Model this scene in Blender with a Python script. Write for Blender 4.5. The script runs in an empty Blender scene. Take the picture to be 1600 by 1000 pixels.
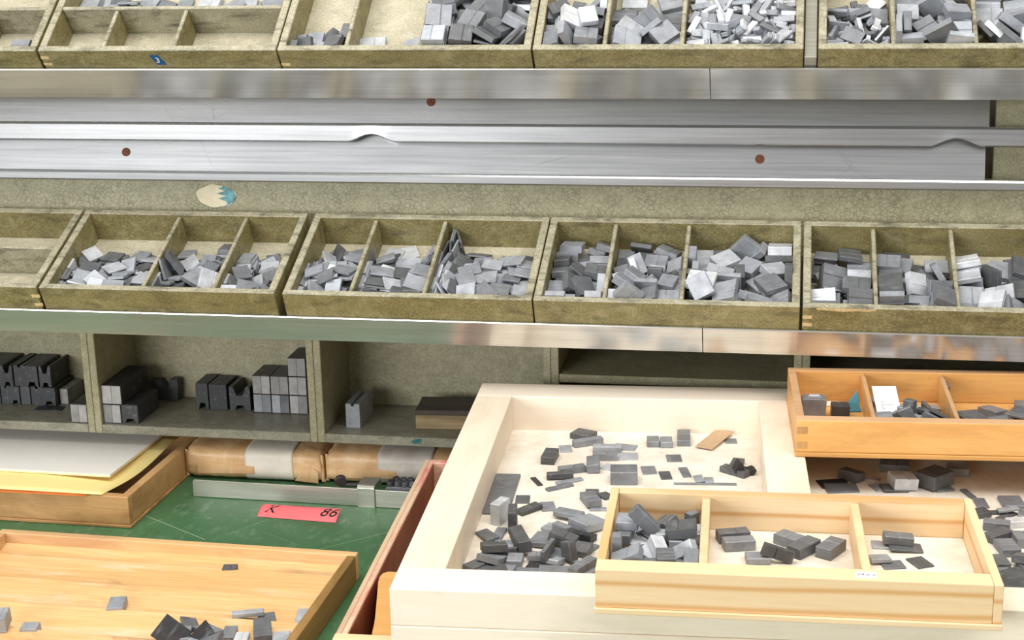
import bpy, bmesh, math, random
from mathutils import Vector, Matrix, Euler, noise as mnoise

# ------------------------------------------------------------------ camera, world, lights, exposure
SC = bpy.context.scene
COL = SC.collection
_cd = bpy.data.cameras.new('camera')
_cd.sensor_width = 36.0
_cd.lens = 2440.0 / 1600.0 * 36.0
_cd.clip_start = 0.05
CAM = bpy.data.objects.new('camera', _cd)
COL.objects.link(CAM)
_xd = Vector((0.98453523, 0.02730436, -0.17304581))     # world X seen in the camera's right/down/forward frame
_yd = Vector((0.17398348, -0.26796563, 0.94758861))
_zd = Vector((-0.02049703, -0.96304148, -0.26857211))
_r = Vector((_xd[0], _yd[0], _zd[0]))
_u = -Vector((_xd[1], _yd[1], _zd[1]))
_b = -Vector((_xd[2], _yd[2], _zd[2]))
CAM.matrix_world = Matrix(((_r[0], _u[0], _b[0], 0.0), (_r[1], _u[1], _b[1], 0.0), (_r[2], _u[2], _b[2], 1.75), (0, 0, 0, 1)))
SC.camera = CAM

W = bpy.data.worlds.new('room_light')
SC.world = W
W.use_nodes = True
_bg = W.node_tree.nodes['Background']
_bg.inputs[0].default_value = (1.0, 0.985, 0.96, 1)
_bg.inputs[1].default_value = 0.40

def area(name, loc, target, sx, sy, power, col=(1, 1, 1)):
    l = bpy.data.lights.new(name, 'AREA')
    l.shape = 'RECTANGLE'; l.size = sx; l.size_y = sy; l.energy = power; l.color = col
    o = bpy.data.objects.new(name, l); COL.objects.link(o)
    o.location = loc
    o.rotation_euler = (Vector(target) - Vector(loc)).to_track_quat('-Z', 'Y').to_euler()
    return o
area('window_daylight', (-2.2, -2.1, 1.90), (-0.2, 1.9, 1.1), 2.4, 1.1, 116, (0.97, 0.985, 1.0))
area('ceiling_lamp_front', (-0.5, 1.15, 3.2), (-0.4, 1.35, 1.0), 2.6, 0.7, 47, (1.0, 0.98, 0.95))
area('ceiling_lamp_side', (1.5, 0.35, 3.2), (0.9, 1.2, 1.0), 0.7, 2.0, 26, (1.0, 0.98, 0.95))

SC.view_settings.view_transform = 'Standard'
SC.view_settings.look = 'None'
SC.view_settings.gamma = 1.0
SC.view_settings.use_curve_mapping = False
SC.view_settings.exposure = 0.12

# ------------------------------------------------------------------ materials
def srgb(r, g, b):
    f = lambda c: (c / 255 / 12.92) if c / 255 <= 0.04045 else ((c / 255 + 0.055) / 1.055) ** 2.4
    return (f(r), f(g), f(b), 1.0)

class NT:
    def __init__(s, name):
        s.m = bpy.data.materials.new(name); s.m.use_nodes = True
        s.t = s.m.node_tree; s.p = s.t.nodes['Principled BSDF']
    def n(s, typ, **k):
        o = s.t.nodes.new(typ)
        for a, v in k.items():
            if a.startswith('i_'):
                o.inputs[a[2:].replace('_', ' ')].default_value = v
            else:
                setattr(o, a, v)
        return o
    def l(s, a, b): s.t.links.new(a, b)
    def coord(s, scale=(1, 1, 1), rot=(0, 0, 0), rnd=False):
        tc = s.n('ShaderNodeTexCoord'); mp = s.n('ShaderNodeMapping')
        mp.inputs['Scale'].default_value = scale; mp.inputs['Rotation'].default_value = rot
        s.l(tc.outputs['Object'], mp.inputs['Vector'])
        if rnd:
            oi = s.n('ShaderNodeObjectInfo'); ml = s.n('ShaderNodeMath', operation='MULTIPLY'); ml.inputs[1].default_value = 7.0
            s.l(oi.outputs['Random'], ml.inputs[0]); cb = s.n('ShaderNodeCombineXYZ')
            for i in range(3): s.l(ml.outputs[0], cb.inputs[i])
            s.l(cb.outputs[0], mp.inputs['Location'])
        return mp.outputs[0]
    def noise(s, vec, scale, detail=4, rough=0.55, dist=0.0):
        o = s.n('ShaderNodeTexNoise'); o.inputs['Scale'].default_value = scale; o.inputs['Detail'].default_value = detail
        o.inputs['Roughness'].default_value = rough; o.inputs['Distortion'].default_value = dist
        s.l(vec, o.inputs['Vector']); return o.outputs['Fac']
    def ramp(s, fac, stops, interp='LINEAR'):
        o = s.n('ShaderNodeValToRGB'); e = o.color_ramp.elements; o.color_ramp.interpolation = interp
        while len(e) < len(stops): e.new(0.5)
        for i, (p, c) in enumerate(stops):
            e[i].position = p; e[i].color = c if len(c) == 4 else (*c, 1)
        s.l(fac, o.inputs[0]); return o.outputs['Color']
    def mix(s, fac, a, b, blend='MIX'):
        o = s.n('ShaderNodeMix', data_type='RGBA', blend_type=blend)
        for v, i in ((fac, 0), (a, 6), (b, 7)):
            if isinstance(v, (int, float)): o.inputs[i].default_value = v
            elif isinstance(v, tuple): o.inputs[i].default_value = v
            else: s.l(v, o.inputs[i])
        return o.outputs[2]
    def bump(s, h, strength=0.2, dist=0.001):
        o = s.n('ShaderNodeBump'); o.inputs['Strength'].default_value = strength; o.inputs['Distance'].default_value = dist
        s.l(h, o.inputs['Height']); s.l(o.outputs[0], s.p.inputs['Normal'])
    def out(s, col, rough=0.5, metal=0.0, spec=0.5):
        if isinstance(col, tuple): s.p.inputs['Base Color'].default_value = col
        else: s.l(col, s.p.inputs['Base Color'])
        if isinstance(rough, (int, float)): s.p.inputs['Roughness'].default_value = rough
        else: s.l(rough, s.p.inputs['Roughness'])
        s.p.inputs['Metallic'].default_value = metal
        s.p.inputs['Specular IOR Level'].default_value = spec
        return s.m
BW = lambda v: (v, v, v, 1)

def m_plain(name, col, rough=0.6, metal=0.0, vary=0.06, scale=60):
    t = NT(name); c = t.coord(rnd=True); n = t.noise(c, scale, 5)
    a = tuple(max(0, x * (1 - vary * 2)) for x in col[:3]) + (1,); b = tuple(min(1, x * (1 + vary * 2)) for x in col[:3]) + (1,)
    t.bump(n, 0.15, 0.0006)
    return t.out(t.ramp(n, [(0.3, a), (0.7, b)]), rough, metal)

def m_paint(name, base, dark, light, speck, crackle=False, grime=0.35):
    """olive hammer-finish enamel: mottled, speckled, with grime"""
    t = NT(name); c = t.coord(rnd=True)
    n1 = t.noise(c, 9, 5, 0.6); n2 = t.noise(c, 420, 4, 0.7); n3 = t.noise(t.coord((1, 3, 3), rnd=True), 22, 6, 0.65, 0.4)
    col = t.ramp(n1, [(0.3, dark), (0.52, base), (0.75, light)])
    col = t.mix(0.55, col, t.ramp(n2, [(0.36, dark), (0.5, base), (0.64, speck)]))
    n4 = t.noise(t.coord((1, 1, 1), rnd=True), 48, 6, 0.7, 0.5)
    col = t.mix(t.ramp(n4, [(0.50, BW(0)), (0.66, BW(0.45))]), col, speck)
    g = t.ramp(n3, [(0.50, BW(0)), (0.68, BW(1))])
    gm = t.n('ShaderNodeMath', operation='MULTIPLY'); t.l(g, gm.inputs[0]); gm.inputs[1].default_value = grime
    col = t.mix(gm.outputs[0], col, srgb(58, 54, 44))
    if crackle:
        wv = t.n('ShaderNodeTexVoronoi', feature='DISTANCE_TO_EDGE'); wv.inputs['Scale'].default_value = 150
        nv = t.n('ShaderNodeTexNoise'); nv.inputs['Scale'].default_value = 60; t.l(c, nv.inputs['Vector'])
        mv = t.n('ShaderNodeMix', data_type='VECTOR'); mv.inputs[0].default_value = 0.012
        t.l(c, mv.inputs[4]); t.l(nv.outputs['Color'], mv.inputs[5]); t.l(mv.outputs[1], wv.inputs['Vector'])
        e = t.ramp(wv.outputs['Distance'], [(0.0, BW(0.62)), (0.16, BW(1))])
        sel = t.ramp(t.noise(c, 30, 3), [(0.35, BW(0.25)), (0.6, BW(1))])
        col = t.mix(sel, col, t.mix(1.0, col, e, 'MULTIPLY'))
        t.bump(e, 0.35, 0.0008)
    else:
        t.bump(n2, 0.25, 0.0004)
    return t.out(col, 0.42, 0.0, 0.45)

GREEN = m_paint('olive_hammer_enamel', srgb(146, 141, 112), srgb(122, 117, 90), srgb(162, 157, 130), srgb(176, 171, 146), False, 0.18)
CRACK = m_paint('olive_crackled_enamel', srgb(160, 155, 124), srgb(138, 133, 102), srgb(174, 168, 138), srgb(188, 183, 154), True, 0.12)
TRAYG = m_paint('olive_tray_enamel', srgb(134, 124, 80), srgb(104, 94, 54), srgb(154, 145, 106), srgb(176, 167, 126), False, 0.5)
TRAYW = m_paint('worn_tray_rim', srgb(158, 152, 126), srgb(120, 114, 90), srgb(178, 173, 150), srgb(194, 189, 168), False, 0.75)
TRAYF = m_paint('worn_tray_floor', srgb(186, 179, 154), srgb(158, 150, 124), srgb(204, 198, 176), srgb(212, 206, 186), False, 0.25)

DUSTY = m_paint('dusty_olive_shelf', srgb(132, 129, 112), srgb(108, 105, 88), srgb(148, 145, 128), srgb(162, 159, 142), False, 0.35)
def m_wood(name, c1, c2, c3, grain='x', rough=0.5, scale=14, stain=None, stain_amt=0.0, ring=0.0, ringcol=None):
    t = NT(name)
    st = {'x': (0.12, 1, 1), 'y': (1, 0.12, 1), 'z': (1, 1, 0.12)}[grain]
    c = t.coord(st, rnd=True); n = t.noise(c, scale, 6, 0.6, 0.6)
    st2 = {'x': (0.04, 1, 1), 'y': (1, 0.04, 1), 'z': (1, 1, 0.04)}[grain]
    f = t.noise(t.coord(st2, rnd=True), 420, 3, 0.6)
    col = t.ramp(n, [(0.28, c1), (0.5, c2), (0.72, c3)])
    col = t.mix(0.22, col, t.ramp(f, [(0.35, c1), (0.65, c3)]))
    if ring:
        wv = t.n('ShaderNodeTexWave', wave_type='BANDS', bands_direction='Z' if grain != 'z' else 'X'); wv.inputs['Scale'].default_value = 14
        wv.inputs['Distortion'].default_value = 2.5; wv.inputs['Detail'].default_value = 2; wv.inputs['Detail Scale'].default_value = 0.6
        t.l(t.coord((0.25, 0.25, 1) if grain == 'x' else (0.25, 0.25, 1), rnd=True), wv.inputs['Vector'])
        k = t.ramp(wv.outputs['Fac'], [(0.0, BW(ring)), (0.14, BW(ring * 0.3)), (0.35, BW(0))])
        col = t.mix(k, col, ringcol or c1)
    if stain:
        s = t.ramp(t.noise(t.coord({'x': (0.35, 1, 1), 'y': (1, 0.35, 1), 'z': (1, 1, .35)}[grain], rnd=True), 11, 7, 0.7, 0.5), [(0.49, BW(0)), (0.64, BW(stain_amt))])
        col = t.mix(s, col, stain)
    hv = t.n('ShaderNodeHueSaturation'); mr = t.n('ShaderNodeMapRange'); mr.inputs['To Min'].default_value = 0.92; mr.inputs['To Max'].default_value = 1.06
    t.l(t.n('ShaderNodeObjectInfo').outputs['Random'], mr.inputs['Value']); t.l(mr.outputs[0], hv.inputs['Value']); t.l(col, hv.inputs['Color']); col = hv.outputs[0]
    t.bump(f, 0.12, 0.0004)
    return t.out(col, rough, 0, 0.35)

def wood_pair(name, *a, **k):
    return {g: m_wood(name + '_' + g, *a, grain=g, **k) for g in 'xyz'}
PALE = wood_pair('pale_birch', srgb(230, 213, 189), srgb(237, 223, 203), srgb(243, 232, 215), rough=0.5, scale=8, stain=srgb(196, 180, 152), stain_amt=0.35)
PINE = wood_pair('light_pine', srgb(222, 188, 140), srgb(233, 204, 160), srgb(240, 216, 178), rough=0.5, scale=16, ring=0.75, ringcol=srgb(205, 150, 84))
BEECH = wood_pair('varnished_beech', srgb(206, 150, 84), srgb(220, 168, 100), srgb(232, 184, 118), rough=0.38, scale=18, stain=srgb(176, 124, 70), stain_amt=0.5)
OAKD = wood_pair('aged_drawer_wood', srgb(170, 126, 76), srgb(192, 148, 96), srgb(206, 166, 114), rough=0.45, scale=12, stain=srgb(128, 84, 42), stain_amt=0.6)
PLY = wood_pair('orange_plywood', srgb(208, 160, 102), srgb(222, 180, 124), srgb(232, 202, 156), rough=0.5, scale=13, stain=srgb(178, 128, 94), stain_amt=0.5)
DRAW = wood_pair('reddish_brown_wood', srgb(190, 156, 122), srgb(206, 176, 144), srgb(218, 192, 162), rough=0.55, scale=14, stain=srgb(170, 116, 96), stain_amt=0.4)

DUSTB = m_wood('dusty_beech_rim', srgb(178, 136, 96), srgb(196, 154, 112), srgb(210, 172, 132), 'x', 0.55, 16)
SHADEW = m_wood('shade_painted_tray_side', srgb(128, 98, 54), srgb(158, 122, 70), srgb(186, 148, 90), 'y', 0.5, 16, srgb(96, 76, 44), 0.5)  # right side of the near tray: its shade painted in as darker wood
def m_plyfloor():
    t = NT('worn_plywood_floor'); c = t.coord((0.12, 1, 1), rnd=True)
    n = t.noise(c, 15, 6, 0.62, 0.7); f = t.noise(t.coord((0.04, 1, 1), rnd=True), 380, 3, 0.6)
    col = t.ramp(n, [(0.28, srgb(206, 154, 92)), (0.5, srgb(224, 178, 116)), (0.72, srgb(234, 200, 148))])
    col = t.mix(0.25, col, t.ramp(f, [(0.35, srgb(196, 146, 88)), (0.65, srgb(240, 210, 162))]))
    w = t.ramp(t.noise(t.coord((0.22, 1, 1), rnd=True), 30, 7, 0.7, 0.6), [(0.54, BW(0)), (0.68, BW(0.7))])
    col = t.mix(w, col, srgb(226, 208, 180))
    d = t.ramp(t.noise(t.coord((0.25, 1, 1), rnd=True), 9, 8, 0.72, 0.8), [(0.56, BW(0)), (0.70, BW(0.75))])
    col = t.mix(d, col, srgb(140, 98, 84))
    hv = t.n('ShaderNodeHueSaturation'); mr = t.n('ShaderNodeMapRange'); mr.inputs['To Min'].default_value = 0.9; mr.inputs['To Max'].default_value = 1.05
    t.l(t.n('ShaderNodeObjectInfo').outputs['Random'], mr.inputs['Value']); t.l(mr.outputs[0], hv.inputs['Value']); t.l(col, hv.inputs['Color'])
    t.bump(f, 0.15, 0.0005)
    return t.out(hv.outputs[0], 0.5)
PLYF = m_plyfloor()
def m_redrim():
    t = NT('red_ink_stained_wood'); c = t.coord((1, .3, 1)); n = t.noise(c, 26, 7, 0.7, 0.4); g = t.noise(t.coord((1, 0.1, 1)), 22, 5)
    col = t.ramp(g, [(0.3, srgb(204, 172, 142)), (0.7, srgb(226, 200, 170))])
    k = t.ramp(n, [(0.46, BW(0)), (0.60, BW(0.8))])
    return t.out(t.mix(k, col, srgb(206, 84, 98)), 0.5)
REDRIM = m_redrim()
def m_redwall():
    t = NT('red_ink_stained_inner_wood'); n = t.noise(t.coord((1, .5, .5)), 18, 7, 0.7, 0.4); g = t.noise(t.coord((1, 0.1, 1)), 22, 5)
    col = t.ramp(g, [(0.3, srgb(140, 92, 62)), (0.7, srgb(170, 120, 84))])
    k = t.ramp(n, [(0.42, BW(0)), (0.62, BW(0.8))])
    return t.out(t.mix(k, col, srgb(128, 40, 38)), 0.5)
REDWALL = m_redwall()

def m_board():
    t = NT('dusty_white_board'); c = t.coord(); n = t.noise(c, 30, 6, 0.65); n2 = t.noise(t.coord((1, .3, 1)), 9, 6, 0.6)
    col = t.ramp(n, [(0.3, srgb(214, 202, 184)), (0.55, srgb(232, 223, 208)), (0.75, srgb(242, 235, 224))])
    k = t.ramp(n2, [(0.55, BW(0)), (0.8, BW(0.45))])
    sp = t.ramp(t.noise(c, 220, 2), [(0.70, BW(0)), (0.76, BW(0.5))])
    col = t.mix(k, col, srgb(206, 186, 158)); col = t.mix(sp, col, srgb(120, 112, 104))
    return t.out(col, 0.65)
BOARD = m_board()

def m_alu(name, lo, hi, r0, r1, metal=1.0):
    t = NT(name); c = t.coord((0.02, 1, 1)); n = t.noise(c, 260, 5, 0.6); b = t.noise(t.coord((0.35, 1, 1)), 7, 6, 0.65, 0.5)
    col = t.ramp(n, [(0.3, lo), (0.7, hi)])
    col = t.mix(t.ramp(b, [(0.55, BW(0)), (0.75, BW(0.35))]), col, srgb(168, 164, 156))
    sc = t.n('ShaderNodeTexVoronoi', feature='DISTANCE_TO_EDGE'); sc.inputs['Scale'].default_value = 16
    t.l(t.coord((0.5, 1, 1), (0.2, 0.3, 0.5)), sc.inputs['Vector'])
    sm = t.ramp(sc.outputs['Distance'], [(0.0, BW(0.3)), (0.0025, BW(0))])
    ss = t.ramp(t.noise(t.coord(), 6, 3), [(0.55, BW(0)), (0.62, BW(1))])
    mm = t.n('ShaderNodeMath', operation='MULTIPLY'); t.l(sm, mm.inputs[0]); t.l(ss, mm.inputs[1])
    col = t.mix(mm.outputs[0], col, srgb(90, 88, 88))
    rr = t.n('ShaderNodeMapRange'); rr.inputs['To Min'].default_value = r0; rr.inputs['To Max'].default_value = r1
    t.l(b, rr.inputs['Value'])
    t.bump(n, 0.04, 0.0003)
    return t.out(col, rr.outputs[0], metal)
ALU = m_alu('polished_aluminium', srgb(206, 204, 198), srgb(226, 224, 219), 0.12, 0.24, 0.78)
ALUP = m_alu('brushed_aluminium_panel', srgb(182, 183, 185), srgb(208, 209, 210), 0.2, 0.32, 0.92)
STEEL = m_alu('grey_steel', srgb(178, 176, 162), srgb(204, 202, 190), 0.3, 0.45, 0.75)

def m_lead(name, stops, rough=0.5, metal=0.3, island=False):
    t = NT(name); c = t.coord(rnd=not island)
    if island: rnd = t.n('ShaderNodeNewGeometry').outputs['Random Per Island']
    else: rnd = t.n('ShaderNodeObjectInfo').outputs['Random']
    col = t.ramp(rnd, stops)
    n = t.noise(c, 55, 6, 0.65, 0.3); n2 = t.noise(t.coord((1, .25, 1), rnd=not island), 160, 4, 0.6)
    k = t.ramp(n, [(0.25, BW(0.66)), (0.5, BW(0.95)), (0.75, BW(1.25))])
    col = t.mix(1.0, col, k, 'MULTIPLY')
    w = t.ramp(n2, [(0.58, BW(0)), (0.75, BW(0.25))])
    col = t.mix(w, col, srgb(186, 190, 196))
    rr = t.n('ShaderNodeMapRange'); rr.inputs['To Min'].default_value = rough - 0.1; rr.inputs['To Max'].default_value = rough + 0.14
    t.l(n, rr.inputs['Value']); t.bump(n2, 0.1, 0.0004)
    return t.out(col, rr.outputs[0], metal)
LSTOPS = [(0.0, srgb(88, 89, 90)), (0.35, srgb(112, 114, 117)), (0.75, srgb(142, 145, 150)), (1.0, srgb(172, 175, 180))]
LEAD = m_lead('oxidised_lead', LSTOPS)
LEADI = m_lead('oxidised_lead_heap', LSTOPS, island=True)
LEADB = m_lead('bright_lead', [(0.0, srgb(146, 150, 157)), (0.5, srgb(172, 176, 182)), (0.85, srgb(200, 203, 208)), (1.0, srgb(226, 228, 231))], 0.45)
LEADD = m_lead('blackened_lead', [(0.0, srgb(50, 51, 53)), (0.6, srgb(66, 67, 69)), (1.0, srgb(88, 89, 92))], 0.48, 0.25)
LEADW = m_lead('pale_cast_lead', [(0.0, srgb(132, 131, 130)), (1.0, srgb(172, 170, 169))], 0.55, 0.2)

def m_table():
    t = NT('green_linoleum'); c = t.coord(); n = t.noise(c, 7, 6, 0.6); f = t.noise(t.coord((1, .5, 1), (0, 0, .6)), 70, 6, 0.7)
    col = t.ramp(n, [(0.3, srgb(58, 98, 62)), (0.55, srgb(70, 112, 74)), (0.75, srgb(88, 130, 92))])
    k = t.ramp(f, [(0.53, BW(0)), (0.72, BW(0.42))])
    col = t.mix(k, col, srgb(138, 158, 136))
    sx = t.n('ShaderNodeSeparateXYZ'); tc = t.n('ShaderNodeTexCoord'); t.l(tc.outputs['Object'], sx.inputs[0])
    def scratch(col, x0, y0, x1, y1, w, amt):
        dx, dy = x1 - x0, y1 - y0; L = math.hypot(dx, dy); nx, ny = -dy / L, dx / L
        def lin(a, b, k0):
            m1 = t.n('ShaderNodeMath', operation='MULTIPLY'); m1.inputs[1].default_value = a; t.l(sx.outputs[0], m1.inputs[0])
            m2 = t.n('ShaderNodeMath', operation='MULTIPLY_ADD'); m2.inputs[1].default_value = b; t.l(sx.outputs[1], m2.inputs[0]); t.l(m1.outputs[0], m2.inputs[2])
            m3 = t.n('ShaderNodeMath', operation='ADD'); m3.inputs[1].default_value = k0; t.l(m2.outputs[0], m3.inputs[0]); return m3.outputs[0]
        d = t.n('ShaderNodeMath', operation='ABSOLUTE'); t.l(lin(nx, ny, -(nx * x0 + ny * y0)), d.inputs[0])
        near = t.n('ShaderNodeMath', operation='LESS_THAN'); near.inputs[1].default_value = w; t.l(d.outputs[0], near.inputs[0])
        a = t.n('ShaderNodeMath', operation='ABSOLUTE'); t.l(lin(dx / L, dy / L, -(dx * (x0 + x1) / 2 + dy * (y0 + y1) / 2) / L), a.inputs[0])
        ins = t.n('ShaderNodeMath', operation='LESS_THAN'); ins.inputs[1].default_value = L / 2; t.l(a.outputs[0], ins.inputs[0])
        mm = t.n('ShaderNodeMath', operation='MULTIPLY'); t.l(near.outputs[0], mm.inputs[0]); t.l(ins.outputs[0], mm.inputs[1])
        m4 = t.n('ShaderNodeMath', operation='MULTIPLY'); m4.inputs[1].default_value = amt; t.l(mm.outputs[0], m4.inputs[0])
        return t.mix(m4.outputs[0], col, srgb(170, 186, 160))
    for a in ((-.8757, 1.9097, -.7631, 1.8415, .0007, .7), (-.8612, 1.8796, -.8487, 1.9016, .0005, .5), (-.74, 1.86, -.70, 1.92, .0005, .4), (-.60, 1.83, -.52, 1.90, .0005, .45), (-.70, 1.88, -.63, 1.84, .0004, .3)):
        col = scratch(col, *a)
    t.bump(f, 0.1, 0.0004)
    return t.out(col, 0.42, 0, 0.4)
TABLE = m_table()

PAPERB = NT('brown_kraft_paper')
_c = PAPERB.coord((1, .4, .4)); _n = PAPERB.noise(_c, 24, 6, 0.6, 0.6)
PAPERB.bump(PAPERB.noise(PAPERB.coord(), 60, 5, 0.6, 1.0), 0.5, 0.002)
PAPERB = PAPERB.out(PAPERB.ramp(_n, [(0.3, srgb(198, 154, 106)), (0.55, srgb(220, 180, 132)), (0.75, srgb(234, 200, 154))]), 0.42)
PAPERW = m_plain('cream_label_paper', srgb(226, 218, 202), 0.6, 0, 0.04, 20)
PAPERT = m_plain('translucent_white_paper', srgb(204, 194, 182), 0.5, 0, 0.08, 40)
SHEETW = m_plain('white_card', srgb(226, 222, 214), 0.6, 0, 0.02, 10)
SHEETY = m_plain('pale_yellow_paper', srgb(244, 222, 148), 0.6, 0, 0.02, 10)
SHEETO = m_plain('orange_paper', srgb(214, 120, 52), 0.6, 0, 0.04, 10)
CARDE = m_plain('cream_board_edge', srgb(240, 214, 170), 0.7, 0, 0.08, 300)
PINK = m_plain('coral_red_paper', srgb(238, 112, 116), 0.55, 0, 0.04, 30)
INK = m_plain('black_ink', srgb(28, 24, 26), 0.6, 0, 0.02)
INKG = m_plain('grey_pencil', srgb(110, 110, 112), 0.6, 0, 0.02)
BLUE = m_plain('blue_label', srgb(16, 84, 142), 0.4, 0, 0.08, 150)
WHITE = m_plain('white_paint', srgb(238, 238, 236), 0.5, 0, 0.02)
TEAL = m_plain('teal_plastic', srgb(78, 146, 168), 0.45, 0, 0.08, 60)
RUST = m_plain('rusty_screw_head', srgb(112, 66, 38), 0.7, 0.3, 0.25, 400)
BLACK = m_plain('black_rubber', srgb(36, 34, 36), 0.55, 0, 0.1)
BAKE = m_plain('dark_brown_bakelite', srgb(62, 54, 54), 0.35, 0, 0.08)
KRAFT = m_plain('brown_cardboard', srgb(186, 156, 122), 0.7, 0, 0.05, 200)
PALEW = m_plain('bare_wood_joint', srgb(212, 186, 136), 0.6, 0, 0.12, 200)
STKC = m_plain('cream_sticker', srgb(222, 212, 180), 0.6, 0, 0.05, 60)
STKB = m_plain('faded_blue_print', srgb(104, 156, 164), 0.6, 0, 0.25, 120)
TEALP = m_plain('teal_paint_blot', srgb(28, 96, 96), 0.5, 0, 0.2, 300)
REDD = m_plain('dark_red_ink', srgb(132, 44, 60), 0.5, 0, 0.2, 300)
CHARW = m_wood('soot_blackened_wood', srgb(46, 42, 38), srgb(66, 60, 54), srgb(92, 82, 70), 'x', 0.6, 20)
RAWW = m_wood('weathered_wood_side', srgb(92, 78, 56), srgb(146, 126, 92), srgb(176, 156, 120), 'x', 0.65, 40)
FARW = m_plain('room_wall_paint', srgb(210, 205, 196), 0.8, 0, 0.02, 5)

# ------------------------------------------------------------------ builders
def E(name, label, cat, loc=(0, 0, 0), rot=None, group=None, kind=None):
    o = bpy.data.objects.new(name, None); COL.objects.link(o)
    o.empty_display_size = 0.02
    if rot is None: o.location = loc
    elif isinstance(rot, Matrix): o.matrix_world = Matrix.Translation(loc) @ rot.to_4x4()
    else: o.location = loc; o.rotation_euler = rot
    tag(o, label, cat, group, kind); return o
def tag(o, label=None, cat=None, group=None, kind=None):
    if label: o['label'] = label
    if cat: o['category'] = cat
    if group: o['group'] = group
    if kind: o['kind'] = kind
    return o
def link(name, me, mat, parent=None, loc=None, rot=None):
    o = bpy.data.objects.new(name, me); COL.objects.link(o)
    if mat is not None and not me.materials: me.materials.append(mat)
    if parent is not None: o.parent = parent
    if loc is not None: o.location = loc
    if rot is not None: o.rotation_euler = rot
    return o
def done(bm, name, smooth=False):
    bmesh.ops.recalc_face_normals(bm, faces=bm.faces[:])
    me = bpy.data.meshes.new(name); bm.to_mesh(me); bm.free()
    if smooth:
        for p in me.polygons: p.use_smooth = True
    return me
def box_me(name, x0, x1, y0, y1, z0, z1, bev=0.0008, seg=1):
    bm = bmesh.new()
    v = [bm.verts.new((a, b, c)) for a in (x0, x1) for b in (y0, y1) for c in (z0, z1)]
    for f in ((0, 1, 3, 2), (4, 6, 7, 5), (0, 4, 5, 1), (2, 3, 7, 6), (0, 2, 6, 4), (1, 5, 7, 3)): bm.faces.new([v[i] for i in f])
    if bev:
        bev = min(bev, 0.3 * min(abs(x1 - x0), abs(y1 - y0), abs(z1 - z0)))
        bmesh.ops.bevel(bm, geom=bm.edges[:], offset=bev, segments=seg, affect='EDGES', profile=0.5)
    return done(bm, name)
def box(name, d, mat, parent=None, bev=0.0008, seg=1, loc=None, rot=None):
    return link(name, box_me(name, *d, bev=bev, seg=seg), mat, parent, loc, rot)
def prism_me(name, prof, a0, a1, axis='y', bev=0.0):
    """extrude a closed 2-D profile; axis 'y': profile in (x,z); axis 'x': profile in (y,z); axis 'z': profile in (x,y)"""
    bm = bmesh.new()
    P = {'y': lambda p, a: (p[0], a, p[1]), 'x': lambda p, a: (a, p[0], p[1]), 'z': lambda p, a: (p[0], p[1], a)}[axis]
    v0 = [bm.verts.new(P(p, a0)) for p in prof]; v1 = [bm.verts.new(P(p, a1)) for p in prof]
    n = len(prof); bm.faces.new(v0); bm.faces.new(v1[::-1])
    for i in range(n): bm.faces.new((v0[i], v0[(i + 1) % n], v1[(i + 1) % n], v1[i]))
    if bev: bmesh.ops.bevel(bm, geom=bm.edges[:], offset=bev, segments=1, affect='EDGES', profile=0.5)
    return done(bm, name)
def prism(name, prof, a0, a1, mat, parent=None, axis='y', bev=0.0, loc=None, rot=None):
    return link(name, prism_me(name, prof, a0, a1, axis, bev), mat, parent, loc, rot)
def cyl_me(name, r, h, n=24, r2=None, bev=0.0):
    bm = bmesh.new()
    bmesh.ops.create_cone(bm, cap_ends=True, segments=n, radius1=r, radius2=r if r2 is None else r2, depth=h)
    if bev: bmesh.ops.bevel(bm, geom=[e for e in bm.edges if len(e.link_faces) == 2 and e.calc_face_angle() > 0.8], offset=bev, segments=2, affect='EDGES', profile=0.5)
    return done(bm, name)
def grid_me(name, nx, ny, fn, thick=0.0):
    bm = bmesh.new()
    def lay(k): return [[bm.verts.new(fn(i / nx, j / ny, k)) for j in range(ny + 1)] for i in range(nx + 1)]
    A = lay(0)
    for i in range(nx):
        for j in range(ny): bm.faces.new((A[i][j], A[i + 1][j], A[i + 1][j + 1], A[i][j + 1]))
    if thick:
        B = lay(1)
        for i in range(nx):
            for j in range(ny): bm.faces.new((B[i][j], B[i][j + 1], B[i + 1][j + 1], B[i + 1][j]))
        for i in range(nx):
            bm.faces.new((A[i][0], B[i][0], B[i + 1][0], A[i + 1][0])); bm.faces.new((A[i][ny], A[i + 1][ny], B[i + 1][ny], B[i][ny]))
        for j in range(ny):
            bm.faces.new((A[0][j], A[0][j + 1], B[0][j + 1], B[0][j])); bm.faces.new((A[nx][j], B[nx][j], B[nx][j + 1], A[nx][j + 1]))
    return done(bm, name, True)
def text_me(name, s, size, shear=0.0):
    cu = bpy.data.curves.new(name, 'FONT'); cu.body = s; cu.size = size; cu.align_x = 'CENTER'; cu.align_y = 'CENTER'; cu.shear = shear; cu.extrude = 0.00008; cu.resolution_u = 3
    o = bpy.data.objects.new('text_tmp', cu); COL.objects.link(o)
    dg = bpy.context.evaluated_depsgraph_get(); me = bpy.data.meshes.new_from_object(o.evaluated_get(dg)); me.name = name
    bpy.data.objects.remove(o); bpy.data.curves.remove(cu); me.materials.clear(); return me
def Rz(a): return Matrix.Rotation(math.radians(a), 3, 'Z')
def Rx(a): return Matrix.Rotation(math.radians(a), 3, 'X')
def Ry(a): return Matrix.Rotation(math.radians(a), 3, 'Y')
ORD = ['first', 'second', 'third', 'fourth', 'fifth', 'sixth', 'seventh', 'eighth', 'ninth', 'tenth', 'eleventh', 'twelfth', 'thirteenth', 'fourteenth', 'fifteenth']

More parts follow.
